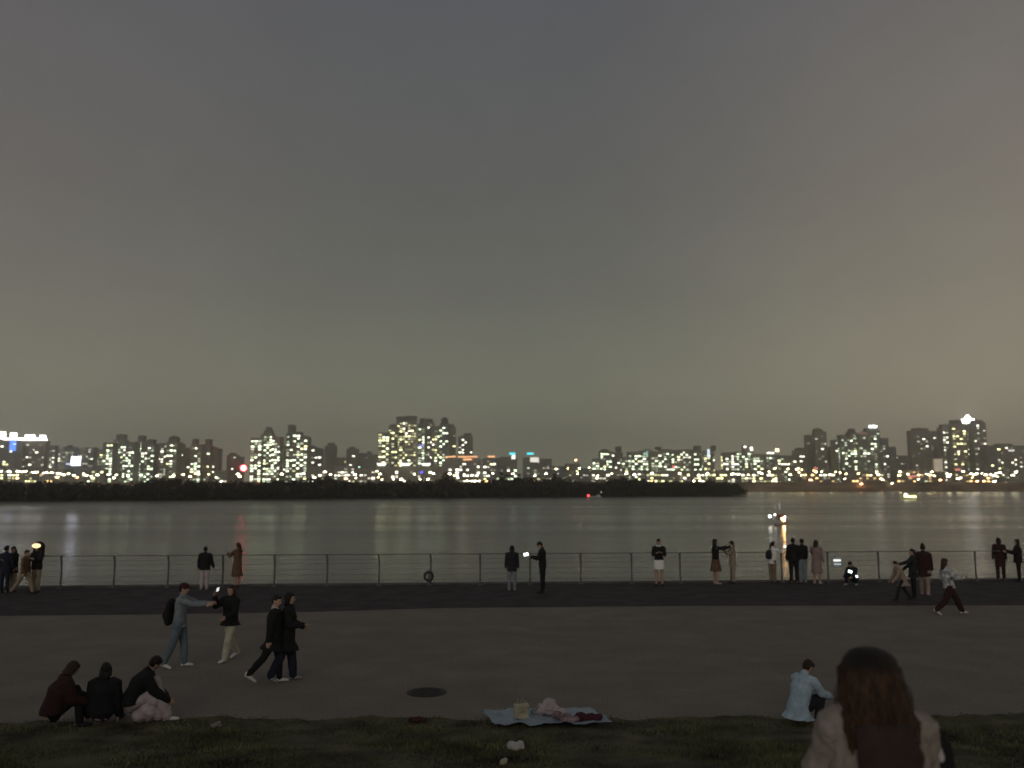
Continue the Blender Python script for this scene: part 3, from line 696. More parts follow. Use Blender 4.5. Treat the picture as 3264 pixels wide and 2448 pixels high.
conv([(180, 545, 'y'), (285, 550, 'y'), (360, 552, 'y'), (398, 557, 'y'), (375, 578, 'y'), (395, 602), (305, 597, 'y'), (140, 595, 'y'), (515, 575, 'y'), (495, 562, 'o'), (560, 572, 'y'), (675, 575, 'y'), (712, 580, 'y'), (760, 590, 'y'), (750, 630), (630, 597), (860, 587, 'y'), (960, 602, 'y'),
      (1010, 575), (1025, 597), (1060, 640), (1045, 630, 'o'), (1200, 573), (1195, 602, 'y'), (1265, 592), (1355, 600, 'y'), (1350, 635), (1420, 592), (1445, 600, 'y'), (1460, 573), (1480, 605, 'y'), (1585, 590), (1595, 610), (1612, 597), (1672, 630), (1692, 622), (1715, 570), (1780, 590),
      (1790, 620, 'o'), (1800, 595), (1825, 590), (1870, 588), (1900, 598), (1940, 595), (1970, 605), (1985, 585), (2015, 580), (2120, 600), (2145, 575), (1135, 668), (1885, 650, 'o'), (1970, 652), (1830, 650, 'o'), (470, 640, 'o'), (175, 642), (1530, 640, 'o'), (885, 672, 'o')], 2.56, 2400, 1280)
LCOL = {'w': (1, .88, .55), 'y': (1, .76, .32), 'o': (1, .45, .16), 'g': (.85, 1, .65)}
LLAB = {'w': 'small white-glowing street lamp on the far river road', 'y': 'small yellow street lamp on the far river road', 'o': 'small orange lamp low beside the far river road', 'g': 'small greenish lamp beside the far river road'}
polem = mat('lamp_pole_steel', (.12, .12, .12), .5, .1, 1, metal=.5)
pole_me = MB().loft([(0, 0, 0), (0, 0, 1)], [.12, .07], n=6, round_ends=False).build('pole', polem); pole_me = (pole_me.data, bpy.data.objects.remove(pole_me))[0]
HEAD = {}
for c in LCOL:
    mb = MB().box(-.95, .95, -.5, .5, -.35, .25).frustum(-.95, .95, -.5, .5, .25, .5, .5)
    me = bpy.data.meshes.new('lamp_head'); me.from_pydata(mb.v, [], mb.f); me.materials.append(glow('lamp_' + c, LCOL[c], 34)); HEAD[c] = me
for x, y, c in LAMPS:
    on_wall = y > 1537
    D = FB + random.uniform(6, 26) if not on_wall else FB - 1.0
    p = at(x, y, D); z0 = FZ if not on_wall else WZ + .5
    if p.z < z0 + .6: z0 = p.z - 1.0
    r_ = empty('street_lamp', (p.x, D, z0), 0, LLAB[c], 'street lamp', {'w': 'white lamps', 'y': 'yellow lamps', 'o': 'orange lamps', 'g': 'greenish lamps'}[c] + ' along the far river road')
    po = bpy.data.objects.new('pole', pole_me); COL.objects.link(po); po.parent = r_; po.scale = (1, 1, p.z - z0 - .35)
    ho = bpy.data.objects.new('lamp_head', HEAD[c]); COL.objects.link(ho); ho.parent = r_; ho.location = (0, 0, p.z - z0)
    s = random.uniform(.6, 1.15); ho.scale = (s * random.uniform(.9, 1.4), s, s)
    ho.rotation_euler = (0, random.uniform(-.25, .1), 0)

# ================================================================== BOATS
whitem = mat('boat_paint', (.42, .42, .40), .4, .08, 3); darkred = mat('boat_cabin_dark', (.06, .025, .022), .5, .2, 4); rubber = mat('boat_rubber', (.03, .03, .03), .7)
def hull(L, w, h, n=10):
    """bow towards -x; sheer rising to the bow"""
    mb = MB(); v = []; f = []
    for i in range(n + 1):
        t = i / n; x = -L / 2 + L * t
        b_ = w / 2 * min(1, (t * 2.6) ** .6 if t > 0 else 0.02) * (1 if t < .85 else 1 - (t - .85) * .6)
        sh = h * (1.25 - .35 * min(1, t * 1.8)); kz = -.25 + .3 * (1 - min(1, t * 4))
        v += [(x - .12 * L * (1 - t) ** 3, -b_, sh), (x, -b_ * .75, .1 + kz * .3), (x, 0, kz), (x, b_ * .75, .1 + kz * .3), (x - .12 * L * (1 - t) ** 3, b_, sh)]
    for i in range(n):
        for j in range(4): f.append((i * 5 + j, (i + 1) * 5 + j, (i + 1) * 5 + j + 1, i * 5 + j + 1))
        f.append((i * 5 + 4, (i + 1) * 5 + 4, (i + 1) * 5, i * 5))
    f.append((0, 1, 2, 3, 4)); f.append(tuple(n * 5 + j for j in (4, 3, 2, 1, 0)))
    return mb.add(v, f)
# tug-like motorboat nearest, with its long golden reflection
p = ground(2484, 1672, WZ)
bt = empty('motorboat', (p.x, p.y, WZ), R(52), 'small motorboat with bright deck lights and dark cabin, nearest on river', 'motorboat')
hull(3.6, 1.9, .85).build('hull', whitem, bt, True)
MB().loft([(-1.75, -.45, .9), (-1.0, -.8, .82), (1.5, -.83, .72)], .06, n=8).loft([(-1.75, .45, .9), (-1.0, .8, .82), (1.5, .83, .72)], .06, n=8).build('fender', rubber, bt)
cb = MB().frustum(-.4, .9, -.6, .6, .68, 1.55, .86); cb.build('cabin', darkred, bt)
MB().box(-.62, 1.05, -.72, .72, 1.552, 1.62).build('cabin_roof', darkred, bt)
MB().box(-.35, -.28, -.45, .45, 1.0, 1.42).build('windscreen', mat('dark_glass', (.02, .02, .02), .1), bt)
MB().loft([(.1, 0, 1.6), (.1, 0, 4.0)], [.05, .025], n=8).build('mast', whitem, bt)
MB().prism([(.12, -.02), (.62, -.02), (.62, .02), (.12, .02)], 2.35, 3.3).build('flag', glow('mast_flag_lit', (.75, .78, 1), .22), bt)
def boat_lamp(loc_px, Y, size, m, parent, nm='deck_lamp'):
    w_ = at(loc_px[0], loc_px[1], Y); l = parent.matrix_world.inverted() @ w_ if False else None
    M = Matrix.Translation(parent.location) @ Matrix.Rotation(parent.rotation_euler.z, 4, 'Z')
    l = M.inverted() @ w_
    o = MB().ell((0, 0, 0), AX, size, 10, 6).build(nm, m, parent, True); o.location = l; return o
bY = p.y - .75
whl = glow('boat_lamp_white', (1, .97, .9), 9); orl = glow('boat_lamp_gold', (1, .52, .18), 120)
boat_lamp((2454, 1646), bY, (.22, .22, .2), whl, bt); boat_lamp((2470, 1641), bY + .2, (.2, .15, .11), whl, bt)
boat_lamp((2496, 1656), bY, (.27, .27, .27), orl, bt); boat_lamp((2501, 1648), bY + .1, (.16, .16, .13), whl, bt)
# yellow-lit pleasure boat
p = ground(2898, 1592, WZ)
yb = empty('pleasure_boat', (p.x, p.y, WZ), R(8), 'pleasure boat glowing bright yellow out near the far bank', 'pleasure boat')
hull(6.2, 2.2, .8).build('hull', mat('boat_yellow', (.6, .55, .2), .4), yb, True)
yl = glow('boat_cabin_yellow', (1, .95, .45), 2.6)
MB().frustum(-1.9, 2.9, -.95, .95, .78, 1.75, .96).build('lit_cabin', yl, yb)
MB().ell((-1.5, 0, 1.9), AX, (.8, .7, .75), 12, 8).build('lit_dome', glow('boat_dome_yellow', (1, .97, .7), 3.4), yb, True)
MB().box(-.8, 3.05, -1.05, 1.05, 1.755, 1.86).build('roof', mat('boat_roof_cream', (.6, .56, .4), .5), yb)
# small launch with red lamp in front of the islet
p = ground(1897, 1586, WZ)
rb = empty('launch', (p.x, p.y, WZ), R(4), 'low grey launch with a red stern lamp before the islet', 'boat')
hull(6.6, 2.0, .75).build('hull', whitem, rb, True)
MB().frustum(.6, 2.6, -.7, .7, .7, 1.5, .7).build('cabin', whitem, rb)
MB().loft([(2.2, 0, 1.4), (3.1, 0, 2.6)], [.06, .05], n=8).build('mast', whitem, rb)
MB().ell((3.2, 0, 2.7), AX, (.3, .25, .22), 10, 6).build('mast_lamp', glow('launch_lamp_white', (.9, .95, 1), 1.2), rb, True)
MB().ell((-3.5, -.2, 1.05), AX, (.62, .4, .42), 12, 8).build('red_lamp', glow('launch_lamp_red', (1, .06, .06), 5), rb, True)

# ================================================================== FENCE AND SMALL FIXED THINGS
fm = mat('fence_steel', (.15, .145, .13), .5, .2, 8, metal=.3)
fo = -.12
fence = empty('riverside_fence', tuple(edge_pt(.5, fo)), math.atan2(ex.y, ex.x), 'long steel railing with slim posts and wire rails along the quay', 'fence')
c0 = edge_pt(.5, fo)
FPX = [20, 130, 245, 362, 480, 592, 706, 818, 930, 1037, 1145, 1255, 1365, 1470, 1580, 1690, 1790, 1900, 2008, 2110, 2205]
def along(xp):                       # fence coordinate of a photo column
    a, b_, c = ray(xp, 1865); d = Vector((a, b_, 0))
    # intersect ray direction (in plan) with fence line
    M = Matrix(((d.x, -ex.x), (d.y, -ex.y))); s = M.inverted() @ Vector((c0.x, c0.y)); return s[1]
us = [along(x * 3264 / 2212) for x in FPX]
step = us[-1] - us[-2]
us = [us[0] - 1.85 * k for k in range(4, 0, -1)] + us + [us[-1] + step * k for k in range(1, 5)]
FH = 1.14
post = MB()
post.loft([(0, 0, -.02), (.004, .01, .3), (.006, .012, .6), (0, 0, .9), (-.012, -.03, FH)], [.038, .034, .032, .036, .042], [.05, .045, .04, .04, .045], n=8, round_ends=False)
post.box(-.09, .09, -.09, .09, 0.0, .02)
for i, u in enumerate(us):
    if i == 0: po0 = post.build('post', fm, fence); po = po0
    else: po = po0.copy(); COL.objects.link(po); po.parent = fence
    po.location = (u, 0, .004)
ua, ub = us[0] - .5, us[-1] + .5
MB().loft([(ua, -.05, FH + .01), (ub, -.05, FH + .01)], [.017] * 2, n=8).build('top_rail', fm, fence)
for zz in (.22, .42, .62, .82, .98):
    mb = MB(); pts = []
    for i in range(len(us) - 1):
        pts += [(us[i], .0, zz), ((us[i] + us[i + 1]) / 2, .0, zz - .012)]
    pts.append((us[-1], 0, zz)); mb.loft(pts, [.006] * len(pts), n=6, round_ends=False).build('wire_rail', fm, fence)
# kerb stones between path and plaza are flush in the photo; a low quay coping carries the fence
cop = MB(); L_ = (E1 - E0).length / 2
cp = cop.box(-L_, L_, -.16, .2, 0.004, .05).build('quay_coping', mat('coping_stone', (.10, .095, .09), .9, .2, 2), None)
cp.location = edge_pt(.5, .12); cp.rotation_euler = (0, 0, math.atan2(ex.y, ex.x)); cp['kind'] = 'structure'
# bright highlight on the top rail, added as a glowing tube near the glowing hat
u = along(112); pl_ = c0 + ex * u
ls = empty('rail_glint', (pl_.x, pl_.y, FH + .05), math.atan2(ex.y, ex.x), 'thin white railing glint made as a glowing tube near glowing hat', 'rail glint')
MB().loft([(-.17, -.05, 0), (.20, -.05, 0)], .016, n=8).build('glint_tube', glow('rail_glint_white', (.95, .97, .9), .9), ls)
MB().loft([(.21, -.05, 0), (.30, -.05, 0)], .02, n=8).build('glint_end', fm, ls)
# lifebuoy on its stand
pb = ground(1366, 1869)
lb = empty('lifebuoy', (pb.x, pb.y, .005), math.atan2(ex.y, ex.x), 'dark ring lifebuoy mounted low on a short post by railing', 'lifebuoy')
mb = MB(); v, f = [], []
for i in range(28):
    a = 2 * math.pi * i / 28
    for j in range(10):
        b_ = 2 * math.pi * j / 10; r = .155 + .045 * math.cos(b_); v.append((r * math.cos(a), .045 * math.sin(b_), .36 + r * math.sin(a)))
for i in range(28):
    for j in range(10): f.append((i * 10 + j, ((i + 1) % 28) * 10 + j, ((i + 1) % 28) * 10 + (j + 1) % 10, i * 10 + (j + 1) % 10))
mb.add(v, f).build('ring', mat('buoy_dark', (.045, .035, .03), .6), lb, True)
MB().loft([(0, .07, 0), (0, .07, .2), (0, .07, .6)], [.03, .028, .025], n=8).box(-.05, .05, .02, .1, .17, .2).build('stand', fm, lb)
# manhole cover
pm = ground(1360, 2207)
mh = empty('manhole_cover', (pm.x, pm.y, .002), 0, 'round dark manhole cover set into the plaza', 'manhole cover')
mb = MB(); ang_ = [2 * math.pi * i / 36 for i in range(36)]
mb.prism([(.36 * math.cos(a), .36 * math.sin(a)) for a in ang_], 0, .006); mb.build('frame', mat('cast_iron_frame', (.03, .027, .027), .6, .2, 10), mh)
mb = MB(); mb.prism([(.31 * math.cos(a), .31 * math.sin(a)) for a in ang_], .007, .012)
for i in range(-4, 5):
    l = math.sqrt(.27 ** 2 - (i * .06) ** 2); mb.box(-l, l, i * .06 - .012, i * .06 + .012, .011, .016)
mb.build('lid', mat('cast_iron', (.025, .022, .022), .55, .25, 14, metal=.3), mh)
# white lantern hung on the railing
u = along(2668)
pl_ = c0 + ex * u - en * .05
ln = empty('lantern', (pl_.x, pl_.y, 0), math.atan2(ex.y, ex.x), 'white light with two glowing bars hung on the railing', 'lantern')
MB().box(-.16, .16, -.06, -.03, .55, .92).box(-.02, .02, -.05, -.02, .92, 1.10).build('case', mat('lantern_case', (.36, .38, .38), .6), ln)
MB().box(-.15, .13, -.09, -.061, .80, .86).build('light_bar', glow('lantern_white', (.9, 1, .98), 1.3), ln)
MB().box(-.13, .14, -.09, -.061, .66, .71).build('light_bar', glow('lantern_soft', (.8, .95, 1), .45), ln)

# ================================================================== PEOPLE
SKIN = mat('skin', (.42, .27, .20), .6, .08, 8)
def cloth(name, c, var=.12): return mat('cloth_' + name, c, .9, var, 9, .35, 120)
BLACK = cloth('black', (.012, .012, .013)); CHAR = cloth('charcoal', (.022, .022, .026)); NAVY = cloth('navy', (.016, .02, .034)); DENIM = cloth('denim', (.13, .17, .20)); PALED = cloth('pale_denim', (.20, .23, .25))
WHITE = cloth('white', (.78, .78, .75), .05); CREAM = cloth('cream', (.46, .44, .34)); BEIGE = cloth('beige', (.30, .24, .18)); KHAKI = cloth('khaki', (.20, .16, .10)); MAROON = cloth('maroon', (.035, .014, .014)); BROWN = cloth('brown', (.13, .075, .045))
PINKB = cloth('pinkish_beige', (.26, .19, .17)); LBLUE = cloth('light_blue', (.40, .52, .60)); GREY = cloth('grey', (.22, .22, .22)); CHECK = cloth('pale_check', (.42, .44, .44), .5); PALEP = cloth('pale_pink', (.46, .39, .40)); SOFTB = cloth('soft_blue_grey', (.20, .22, .25))
HBLACK = mat('hair_black', (.010, .008, .008), .5, .3, 12, .5, 60, stretch=(6, 6, 1)); HBROWN = mat('hair_brown', (.035, .018, .011), .5, .3, 12, .5, 60, stretch=(6, 6, 1)); HAUB = mat('hair_auburn', (.066, .035, .018), .48, .5, 10, .6, 60, stretch=(8, 8, .7)); CAPRED = cloth('cap_dark_red', (.05, .015, .015))
SHW = mat('shoe_white', (.62, .60, .58), .6, .1, 8); SHD = mat('shoe_dark', (.02, .02, .02), .6, .1, 8); SHP = mat('shoe_pinkish', (.42, .32, .31), .6, .1, 8); SHG = mat('shoe_grey', (.25, .24, .23), .6, .1, 8)
EYE = mat('eye_dark', (.02, .015, .012), .2); LIP = mat('lips', (.30, .12, .10), .5)
A_ = np.array
def rot(v, ax, a):
    v = A_(v, float); ax = A_(ax, float) / np.linalg.norm(ax)
    return v * math.cos(a) + np.cross(ax, v) * math.sin(a) + ax * ax.dot(v) * (1 - math.cos(a))
def person(label, loc, face, height=1.68, lean=0, side=0, hip=(0, 0), knee=(0, 0), spread=.03, armL=(5, 8, 10, 0), armR=(5, 8, 10, 0), head=(0, 0),
           top=BLACK, hem=.10, flare=1.0, bulk=1.0, legs='trousers', bottom=CHAR, wide=1.0, shoe=SHD, hair='short', hairm=HBLACK, hlen=.3, skirt_len=.4, group=None, voxel=.013, lift=None, facef=True, collar=None, sleeve=1.0):
    """pose angles in degrees; local +y is where the person faces; returns root and world points of the hands and head"""
    sc = height / 1.70
    L, Sd = R(lean), R(side)
    t = A_((math.sin(Sd) * math.cos(L), math.sin(L), math.cos(L) * math.cos(Sd)))
    r = A_((math.cos(Sd), 0, -math.sin(Sd))); r = r - t * r.dot(t); r /= np.linalg.norm(r)
    fwd = np.cross(t, r)
    P = A_((0, 0, .95))
    lower = P - A_((0, 0, .05))
    leg = []
    for s, hp, kn in ((-1, hip[0], knee[0]), (1, hip[1], knee[1])):
        h0 = lower + A_((s * .088, 0, 0)); a = R(hp); sp = spread * s
        th = A_((sp, math.sin(a), -math.cos(a))); th /= np.linalg.norm(th)
        b_ = R(hp - kn); sh = A_((sp * .6, math.sin(b_), -math.cos(b_))); sh /= np.linalg.norm(sh)
        K = h0 + th * .42; An = K + sh * .41
        q = max(0, -b_) * .75 if lift is None else R(lift)
        fd = A_((s * .12, math.cos(q), -math.sin(q))); fd /= np.linalg.norm(fd)
        leg.append((h0, K, An, fd))
    lows = [l[2][2] - .07 for l in leg] + [l[2][2] + l[3][2] * .17 - .03 for l in leg] + [P[2] - .17]
    dz = -min(lows)
    up = A_((0, 0, dz)); P = P + up; lower = lower + up; leg = [(a + up, b_ + up, c + up, d) for a, b_, c, d in leg]
    sh_, arms = [], []
    for s, (p_, ab, el, inw) in ((-1, armL), (1, armR)):
        s0 = P + t * .425 + r * s * .178
        a = R(p_); ab_ = R(ab); b_ = R(p_ + el); iw = R(inw)
        u = r * (s * math.sin(ab_)) + fwd * math.sin(a) * math.cos(ab_) - t * math.cos(a) * math.cos(ab_)
        w = r * (s * (math.sin(ab_ * .6) - math.sin(iw))) + fwd * math.sin(b_) - t * math.cos(b_)
        u /= np.linalg.norm(u); w /= np.linalg.norm(w)
        e_ = s0 + u * .275; wr = e_ + w * .245
        arms.append((s, s0, e_, wr, w))
    hp_, ht = R(head[0]), R(head[1])
    hd = rot(t, r, -hp_); hf = rot(fwd, r, -hp_); hr = r
    hf = rot(hf, hd, ht); hr = rot(hr, hd, ht)
    C_ = P + t * .50 + hd * .135
    root = empty('person', loc, face, label, 'person', group, sc)
    # --- body, one continuous skin
    mb = MB()
    mb.loft([P - t * .09, P + t * .03, P + t * .14, P + t * .29, P + t * .40, P + t * .47], [.150, .148, .122, .146, .148, .070], [.105, .10, .088, .102, .088, .058], lat=r, n=16)
    mb.loft([P + t * .44, C_ - hd * .04], [.054, .050], lat=r)
    mb.ell(C_, (hr, hf, hd), (.073, .091, .112)); mb.ell(C_ - hd * .055 + hf * .022, (hr, hf, hd), (.056, .066, .060))
    mb.loft([C_ + hd * .012 + hf * .086, C_ - hd * .026 + hf * .104], [.009, .015], lat=hr, n=8)
    mb.ell(C_ + hd * .03 + hf * .078, (hr, hf, hd), (.055, .018, .014))
    for s in (-1, 1): mb.ell(C_ + hr * s * .076 - hd * .01 - hf * .008, (hr, hf, hd), (.012, .022, .034), 8, 6)
    for s, s0, e_, wr, w in arms:
        mb.loft([s0 - t * .012, e_], [.046, .038], lat=r); mb.loft([e_, e_ + (wr - e_) * .35, wr], [.041, .040, .027], lat=r)
        lat = fwd - w * fwd.dot(w); lat = lat / (np.linalg.norm(lat) + 1e-6); nrm = np.cross(w, lat)          # palm lies in the plane of w and lat
        mb.loft([wr, wr + w * .045, wr + w * .09], [.026, .040, .042], [.02, .016, .013], lat=lat, n=12)
        inn = -r * s * .5 - nrm * nrm.dot(r * s) * .0; inn = -r * s
        for i, fl in enumerate((.070, .080, .074, .056)):
            b0 = wr + w * .088 + lat * (.031 - .0205 * i); m1_ = b0 + w * fl * .52 + inn * fl * .12; m2_ = m1_ + w * fl * .40 + inn * fl * .32
            mb.loft([b0, m1_, m2_], [.0098, .0088, .0075], lat=lat, n=8)
        b0 = wr + w * .03 + lat * .03; mb.loft([b0, b0 + w * .03 + lat * .026 + inn * .008, b0 + w * .058 + lat * .03 + inn * .018], [.013, .011, .009], lat=w, n=8)
    for h0, K, An, fd in leg:
        mb.loft([h0 + (0, 0, .02), h0 + (K - h0) * .5, K], [.088, .075, .056], lat=(1, 0, 0)); mb.loft([K, K + (An - K) * .3, An], [.055, .058, .037], lat=(1, 0, 0))
        mb.loft([An - fd * .045 - (0, 0, .03), An + fd * .06 - (0, 0, .035), An + fd * .155 - (0, 0, .048)], [.032, .040, .030], [.032, .03, .02], lat=(1, 0, 0))
    soft(mb, 'body', SKIN, root, min(voxel, .0115), 3)
    # --- top
    mb = MB(); k = bulk
    dn = (leg[0][1] - leg[0][0]) + (leg[1][1] - leg[1][0]); dn /= np.linalg.norm(dn)
    if abs(lean) > 20 or max(abs(hip[0]), abs(hip[1])) > 60: dn = -t * .35 - A_((0, 0, .65)); dn = dn / np.linalg.norm(dn)
    h1 = P - t * .03; h2 = P + dn * hem
    sp_ = np.linalg.norm(leg[0][1] - leg[1][1]) * .5 * min(1, hem / .42)
    mb.loft([h2, h1 + (h2 - h1) * .5, h1, P + t * .13, P + t * .29, P + t * .41, P + t * .475], [(.165 + sp_ * .3) * flare * k, .172 * (1 + (flare - 1) * .5) * k, .172 * k, .155 * k, .178 * k, .188, .108],
            [(.125 + sp_ * .7) * flare * k, .13 * (1 + (flare - 1) * .5) * k, .128 * k, .12 * k, .134 * k, .126, .096], lat=r, n=18, round_ends=False)
    for s, s0, e_, wr, w in arms:
        mb.loft([s0 - r * s * .05 + t * .004, s0, e_], [.074 * k, .075 * k, .061 * k], lat=r); we = e_ + (wr - e_) * sleeve
        mb.loft([e_, e_ + (we - e_) * .5, we], [.060 * k, .055 * k, .046 * k], lat=r)
    tn = 'jacket' if hem < .3 else 'coat'
    tp = soft(mb, tn, top, root, voxel + .001, 4, .022)
    mb = MB(); mb.loft([P + t * .44, P + t * .50 - fwd * .012], [.088, .078], [.082, .072], lat=r); soft(mb, 'collar', collar or top, root, voxel + .001, 3)
    # --- legs
    if legs == 'trousers' or legs == 'shorts':
        mb = MB(); mb.loft([P + t * .03, lower - (0, 0, .03)], [.158, .172], [.112, .125], lat=(1, 0, 0), n=16)
        for h0, K, An, fd in leg:
            kk = wide
            mb.loft([h0, h0 + (K - h0) * .5, K], [.105, .094 * (1 + (kk - 1) * .4), .073 * kk], lat=(1, 0, 0))
            if legs == 'trousers': mb.loft([K, K + (An - K) * .5, An - (An - K) * .03], [.073 * kk, .070 * kk, .060 * kk], lat=(1, 0, 0))
        soft(mb, 'trousers' if legs == 'trousers' else 'shorts', bottom, root, voxel + .001, 4, .018)
    elif legs == 'skirt':
        mb = MB(); mid = (leg[0][1] + leg[1][1]) / 2; dd = mid - lower; dd /= np.linalg.norm(dd); sp2 = np.linalg.norm(leg[0][1] - leg[1][1]) * .3
        mb.loft([P + t * .04, lower, lower + dd * skirt_len], [.15, .185, .20 + sp2 * .2], [.105, .14, .17 + sp2], lat=(1, 0, 0), n=18, round_ends=False); soft(mb, 'skirt', bottom, root, voxel + .001, 3, .02)
    for h0, K, An, fd in leg:
        mb = MB(); mb.loft([An + (0, 0, .015) - fd * .02, An - fd * .05 - (0, 0, .035), An + fd * .05 - (0, 0, .030), An + fd * .16 - (0, 0, .044)], [.046, .046, .050, .044], [.046, .040, .038, .026], lat=(1, 0, 0))
        soft(mb, 'shoe', shoe, root, voxel, 2)
    # --- hair
    mb = MB()
    mb.ell(C_ + hd * .020 - hf * .020, (hr, hf, hd), (.084, .094, .108))
    mb.ell(C_ + hd * .066 + hf * .030, (hr, hf, hd), (.068, .058, .046))
    if hair in ('long', 'bob'):
        ln_ = hlen if hair == 'long' else .05
        mb.loft([C_ - hf * .035, C_ - hf * .055 - hd * .10, C_ - hf * .06 - hd * .10 - A_((0, 0, 1)) * ln_ * .5, C_ - hf * .055 - hd * .10 - A_((0, 0, 1)) * ln_], [.085, .092, .092 if hair == 'long' else .07, .055], [.06, .05, .045, .028], lat=hr)
        for s in (-1, 1): mb.loft([C_ + hr * s * .074 + hd * .03, C_ + hr * s * .082 - hd * .09 - hf * .01], [.024, .022], lat=hf)
    if hair == 'tail':
        mb.ell(C_ - hf * .105 + hd * .03, (hr, hf, hd), (.035, .035, .035)); mb.loft([C_ - hf * .115 + hd * .03, C_ - hf * .15 - hd * .07, C_ - hf * .13 - hd * (.1 + hlen)], [.035, .042, .02], lat=hr)
    if hair == 'bun': mb.ell(C_ - hf * .06 + hd * .125, (hr, hf, hd), (.05, .05, .045))
    soft(mb, 'hair', hairm, root, .012, 2, .012)
    if hair == 'cap':
        mb = MB(); mb.ell(C_ + hd * .045 - hf * .008, (hr, hf, hd), (.092, .106, .082)); mb.loft([C_ + hd * .045 + hf * .07, C_ + hd * .035 + hf * .165], [.075, .055], [.012, .008], lat=hr); soft(mb, 'cap', CAPRED, root, .011, 2)
    if facef:
        for s in (-1, 1): MB().ell(C_ + hd * .008 + hr * s * .031 + hf * .080, (hr, hf, hd), (.013, .008, .008), 8, 6).build('eye', EYE, root, True)
        MB().ell(C_ - hd * .052 + hf * .083, (hr, hf, hd), (.022, .009, .009), 8, 6).build('mouth', LIP, root, True)
    M = Matrix.Translation(Vector(loc)) @ Matrix.Rotation(face, 4, 'Z') @ Matrix.Scale(sc, 4)
    Wp = lambda p_: M @ Vector(p_)
    return dict(root=root, hands=[Wp(a[3] + a[4] * .10) for a in arms], hdir=[(M.to_3x3() @ Vector(a[4])).normalized() for a in arms], head=Wp(C_), back=Wp(P + t * .28 - fwd * .12), M=M, P=P, t=t, fwd=fwd, r=r, C=C_, hd=hd, hf=hf, hr=hr, leg=leg)
def G(x, y): return tuple(ground(x, y, .006))
FR, FL, AWAY, TOCAM = R(-90), R(90), 0.0, R(180)
def phone(pos, yaw, tilt, label, bright=2.5, col=(.95, .98, 1), size=(.075, .15), roll=0):
    o = empty('phone', pos, 0, label, 'phone'); o.rotation_euler = (tilt, roll, yaw)
    a, b_ = size
    MB().box(-a / 2, a / 2, 0, .009, -b_ / 2, b_ / 2).build('case', mat('phone_case', (.02, .02, .02), .4), o)
    MB().box(-a / 2 + .003, a / 2 - .003, -.003, -.0005, -b_ / 2 + .004, b_ / 2 - .004).build('screen', glow('phone_screen_%d' % int(bright * 10), col, bright), o)
    return o
def backpack(info, label, m, w=.30, h=.42, d=.16, drop=0, push=0.0):
    M = info['M']; P, t, fwd, r = info['P'], info['t'], info['fwd'], info['r']
    c = P + t * (.22 - drop) - fwd * (.135 + d / 2 + push)
    o = empty('backpack', tuple(M @ Vector(c)), 0, label, 'backpack')
    o.rotation_euler = (M.to_euler().to_matrix() @ Matrix((r, fwd, t)).transposed()).to_euler()
    mb = MB(); mb.loft([(0, 0, -h / 2 + .04), (0, -.01, -h * .2), (0, -.01, h * .2), (0, .01, h / 2 - .04)], [w * .46, w * .5, w * .47, w * .33], [d * .45, d * .5, d * .45, d * .32], n=18); mb.ell((0, -d * .48, -h * .14), AX, (w * .36, d * .25, h * .22))
    soft(mb, 'bag', m, o, .012, 3, .012)
    for s in (-1, 1):
        MB().loft([(s * w * .28, d * .3, h * .38), (s * w * .32, d * .75, h * .5), (s * w * .34, d * 1.5, h * .38)], [.018, .02, .018], [.008, .008, .008], lat=(1, 0, 0), n=8).build('strap', m, o, True)
    return o

# ---- far left group by the railing
person('dark navy dressed person cut by the left edge, one of two there', G(12, 1890), AWAY, 1.62, top=NAVY, hem=.2, bottom=NAVY, hair='short', facef=False)
person('person in black with pale face turned, beside the one at left edge', G(38, 1886), R(150), 1.58, top=BLACK, hem=.25, bulk=1.1, bottom=BEIGE, hair='long', head=(20, 30), armR=(40, 10, 60, 30), armL=(40, 10, 60, 30))
person('striding person in brown with beige trousers, behind the glowing hat', G(72, 1893), FR, 1.55, lean=6, top=BROWN, bottom=BEIGE, hip=(28, -18), knee=(12, 20), hair='short', hairm=HBROWN)
gi = person('person wearing a golden glowing hat over a big black jacket', G(112, 1888), R(170), 1.62, top=BLACK, hem=.12, bulk=1.2, bottom=BEIGE, hair='bob', armL=(30, 12, 80, 20), armR=(30, 12, 80, 20))
mb = MB(); C_, hd, hf, hr = gi['C'], gi['hd'], gi['hf'], gi['hr']
mb.ell(C_ + hd * .10 + hf * .10, (hr, hf, hd), (.17, .10, .085)); soft(mb, 'glowing_hat', glow('hat_gold', (1, .74, .36), 1.5), gi['root'], .012, 2)
mb = MB(); mb.ell(C_ + hd * .05 - hf * .05, (hr, hf, hd), (.235, .14, .20)); mb.ell(C_ - hd * .12 - hf * .05, (hr, hf, hd), (.24, .14, .16)); soft(mb, 'hood', BLACK, gi['root'], .012, 2, .02)
# ---- along the railing
person('person in a puffy black jacket with pale trousers, back to us at railing', G(650, 1880), AWAY, 1.52, top=BLACK, hem=.16, bulk=1.25, bottom=PALEP, shoe=SHG, hair='short', armL=(8, 16, 15, 0), armR=(8, 16, 15, 0), facef=False)
person('woman in a long rusty brown coat with tied hair at the railing', G(754, 1874), R(60), 1.62, top=BROWN, hem=.52, flare=1.1, bottom=BROWN, hair='tail', hairm=HBROWN, hlen=.15, armL=(50, 5, 60, 25), armR=(45, 5, 65, 25), legs='skirt', skirt_len=.45)
person('person in a loose charcoal jacket and grey trousers left of phone man', G(1632, 1882), AWAY, 1.58, top=CHAR, hem=.22, bulk=1.1, bottom=SOFTB, shoe=SHG, hair='bob', facef=False)
pi_ = person('tall man all in black looking down at a glowing phone', G(1730, 1889), R(80), 1.76, top=BLACK, hem=.12, bottom=BLACK, hair='short', head=(28, 0), armL=(30, 6, 75, 22), armR=(30, 6, 75, 22), lean=3)
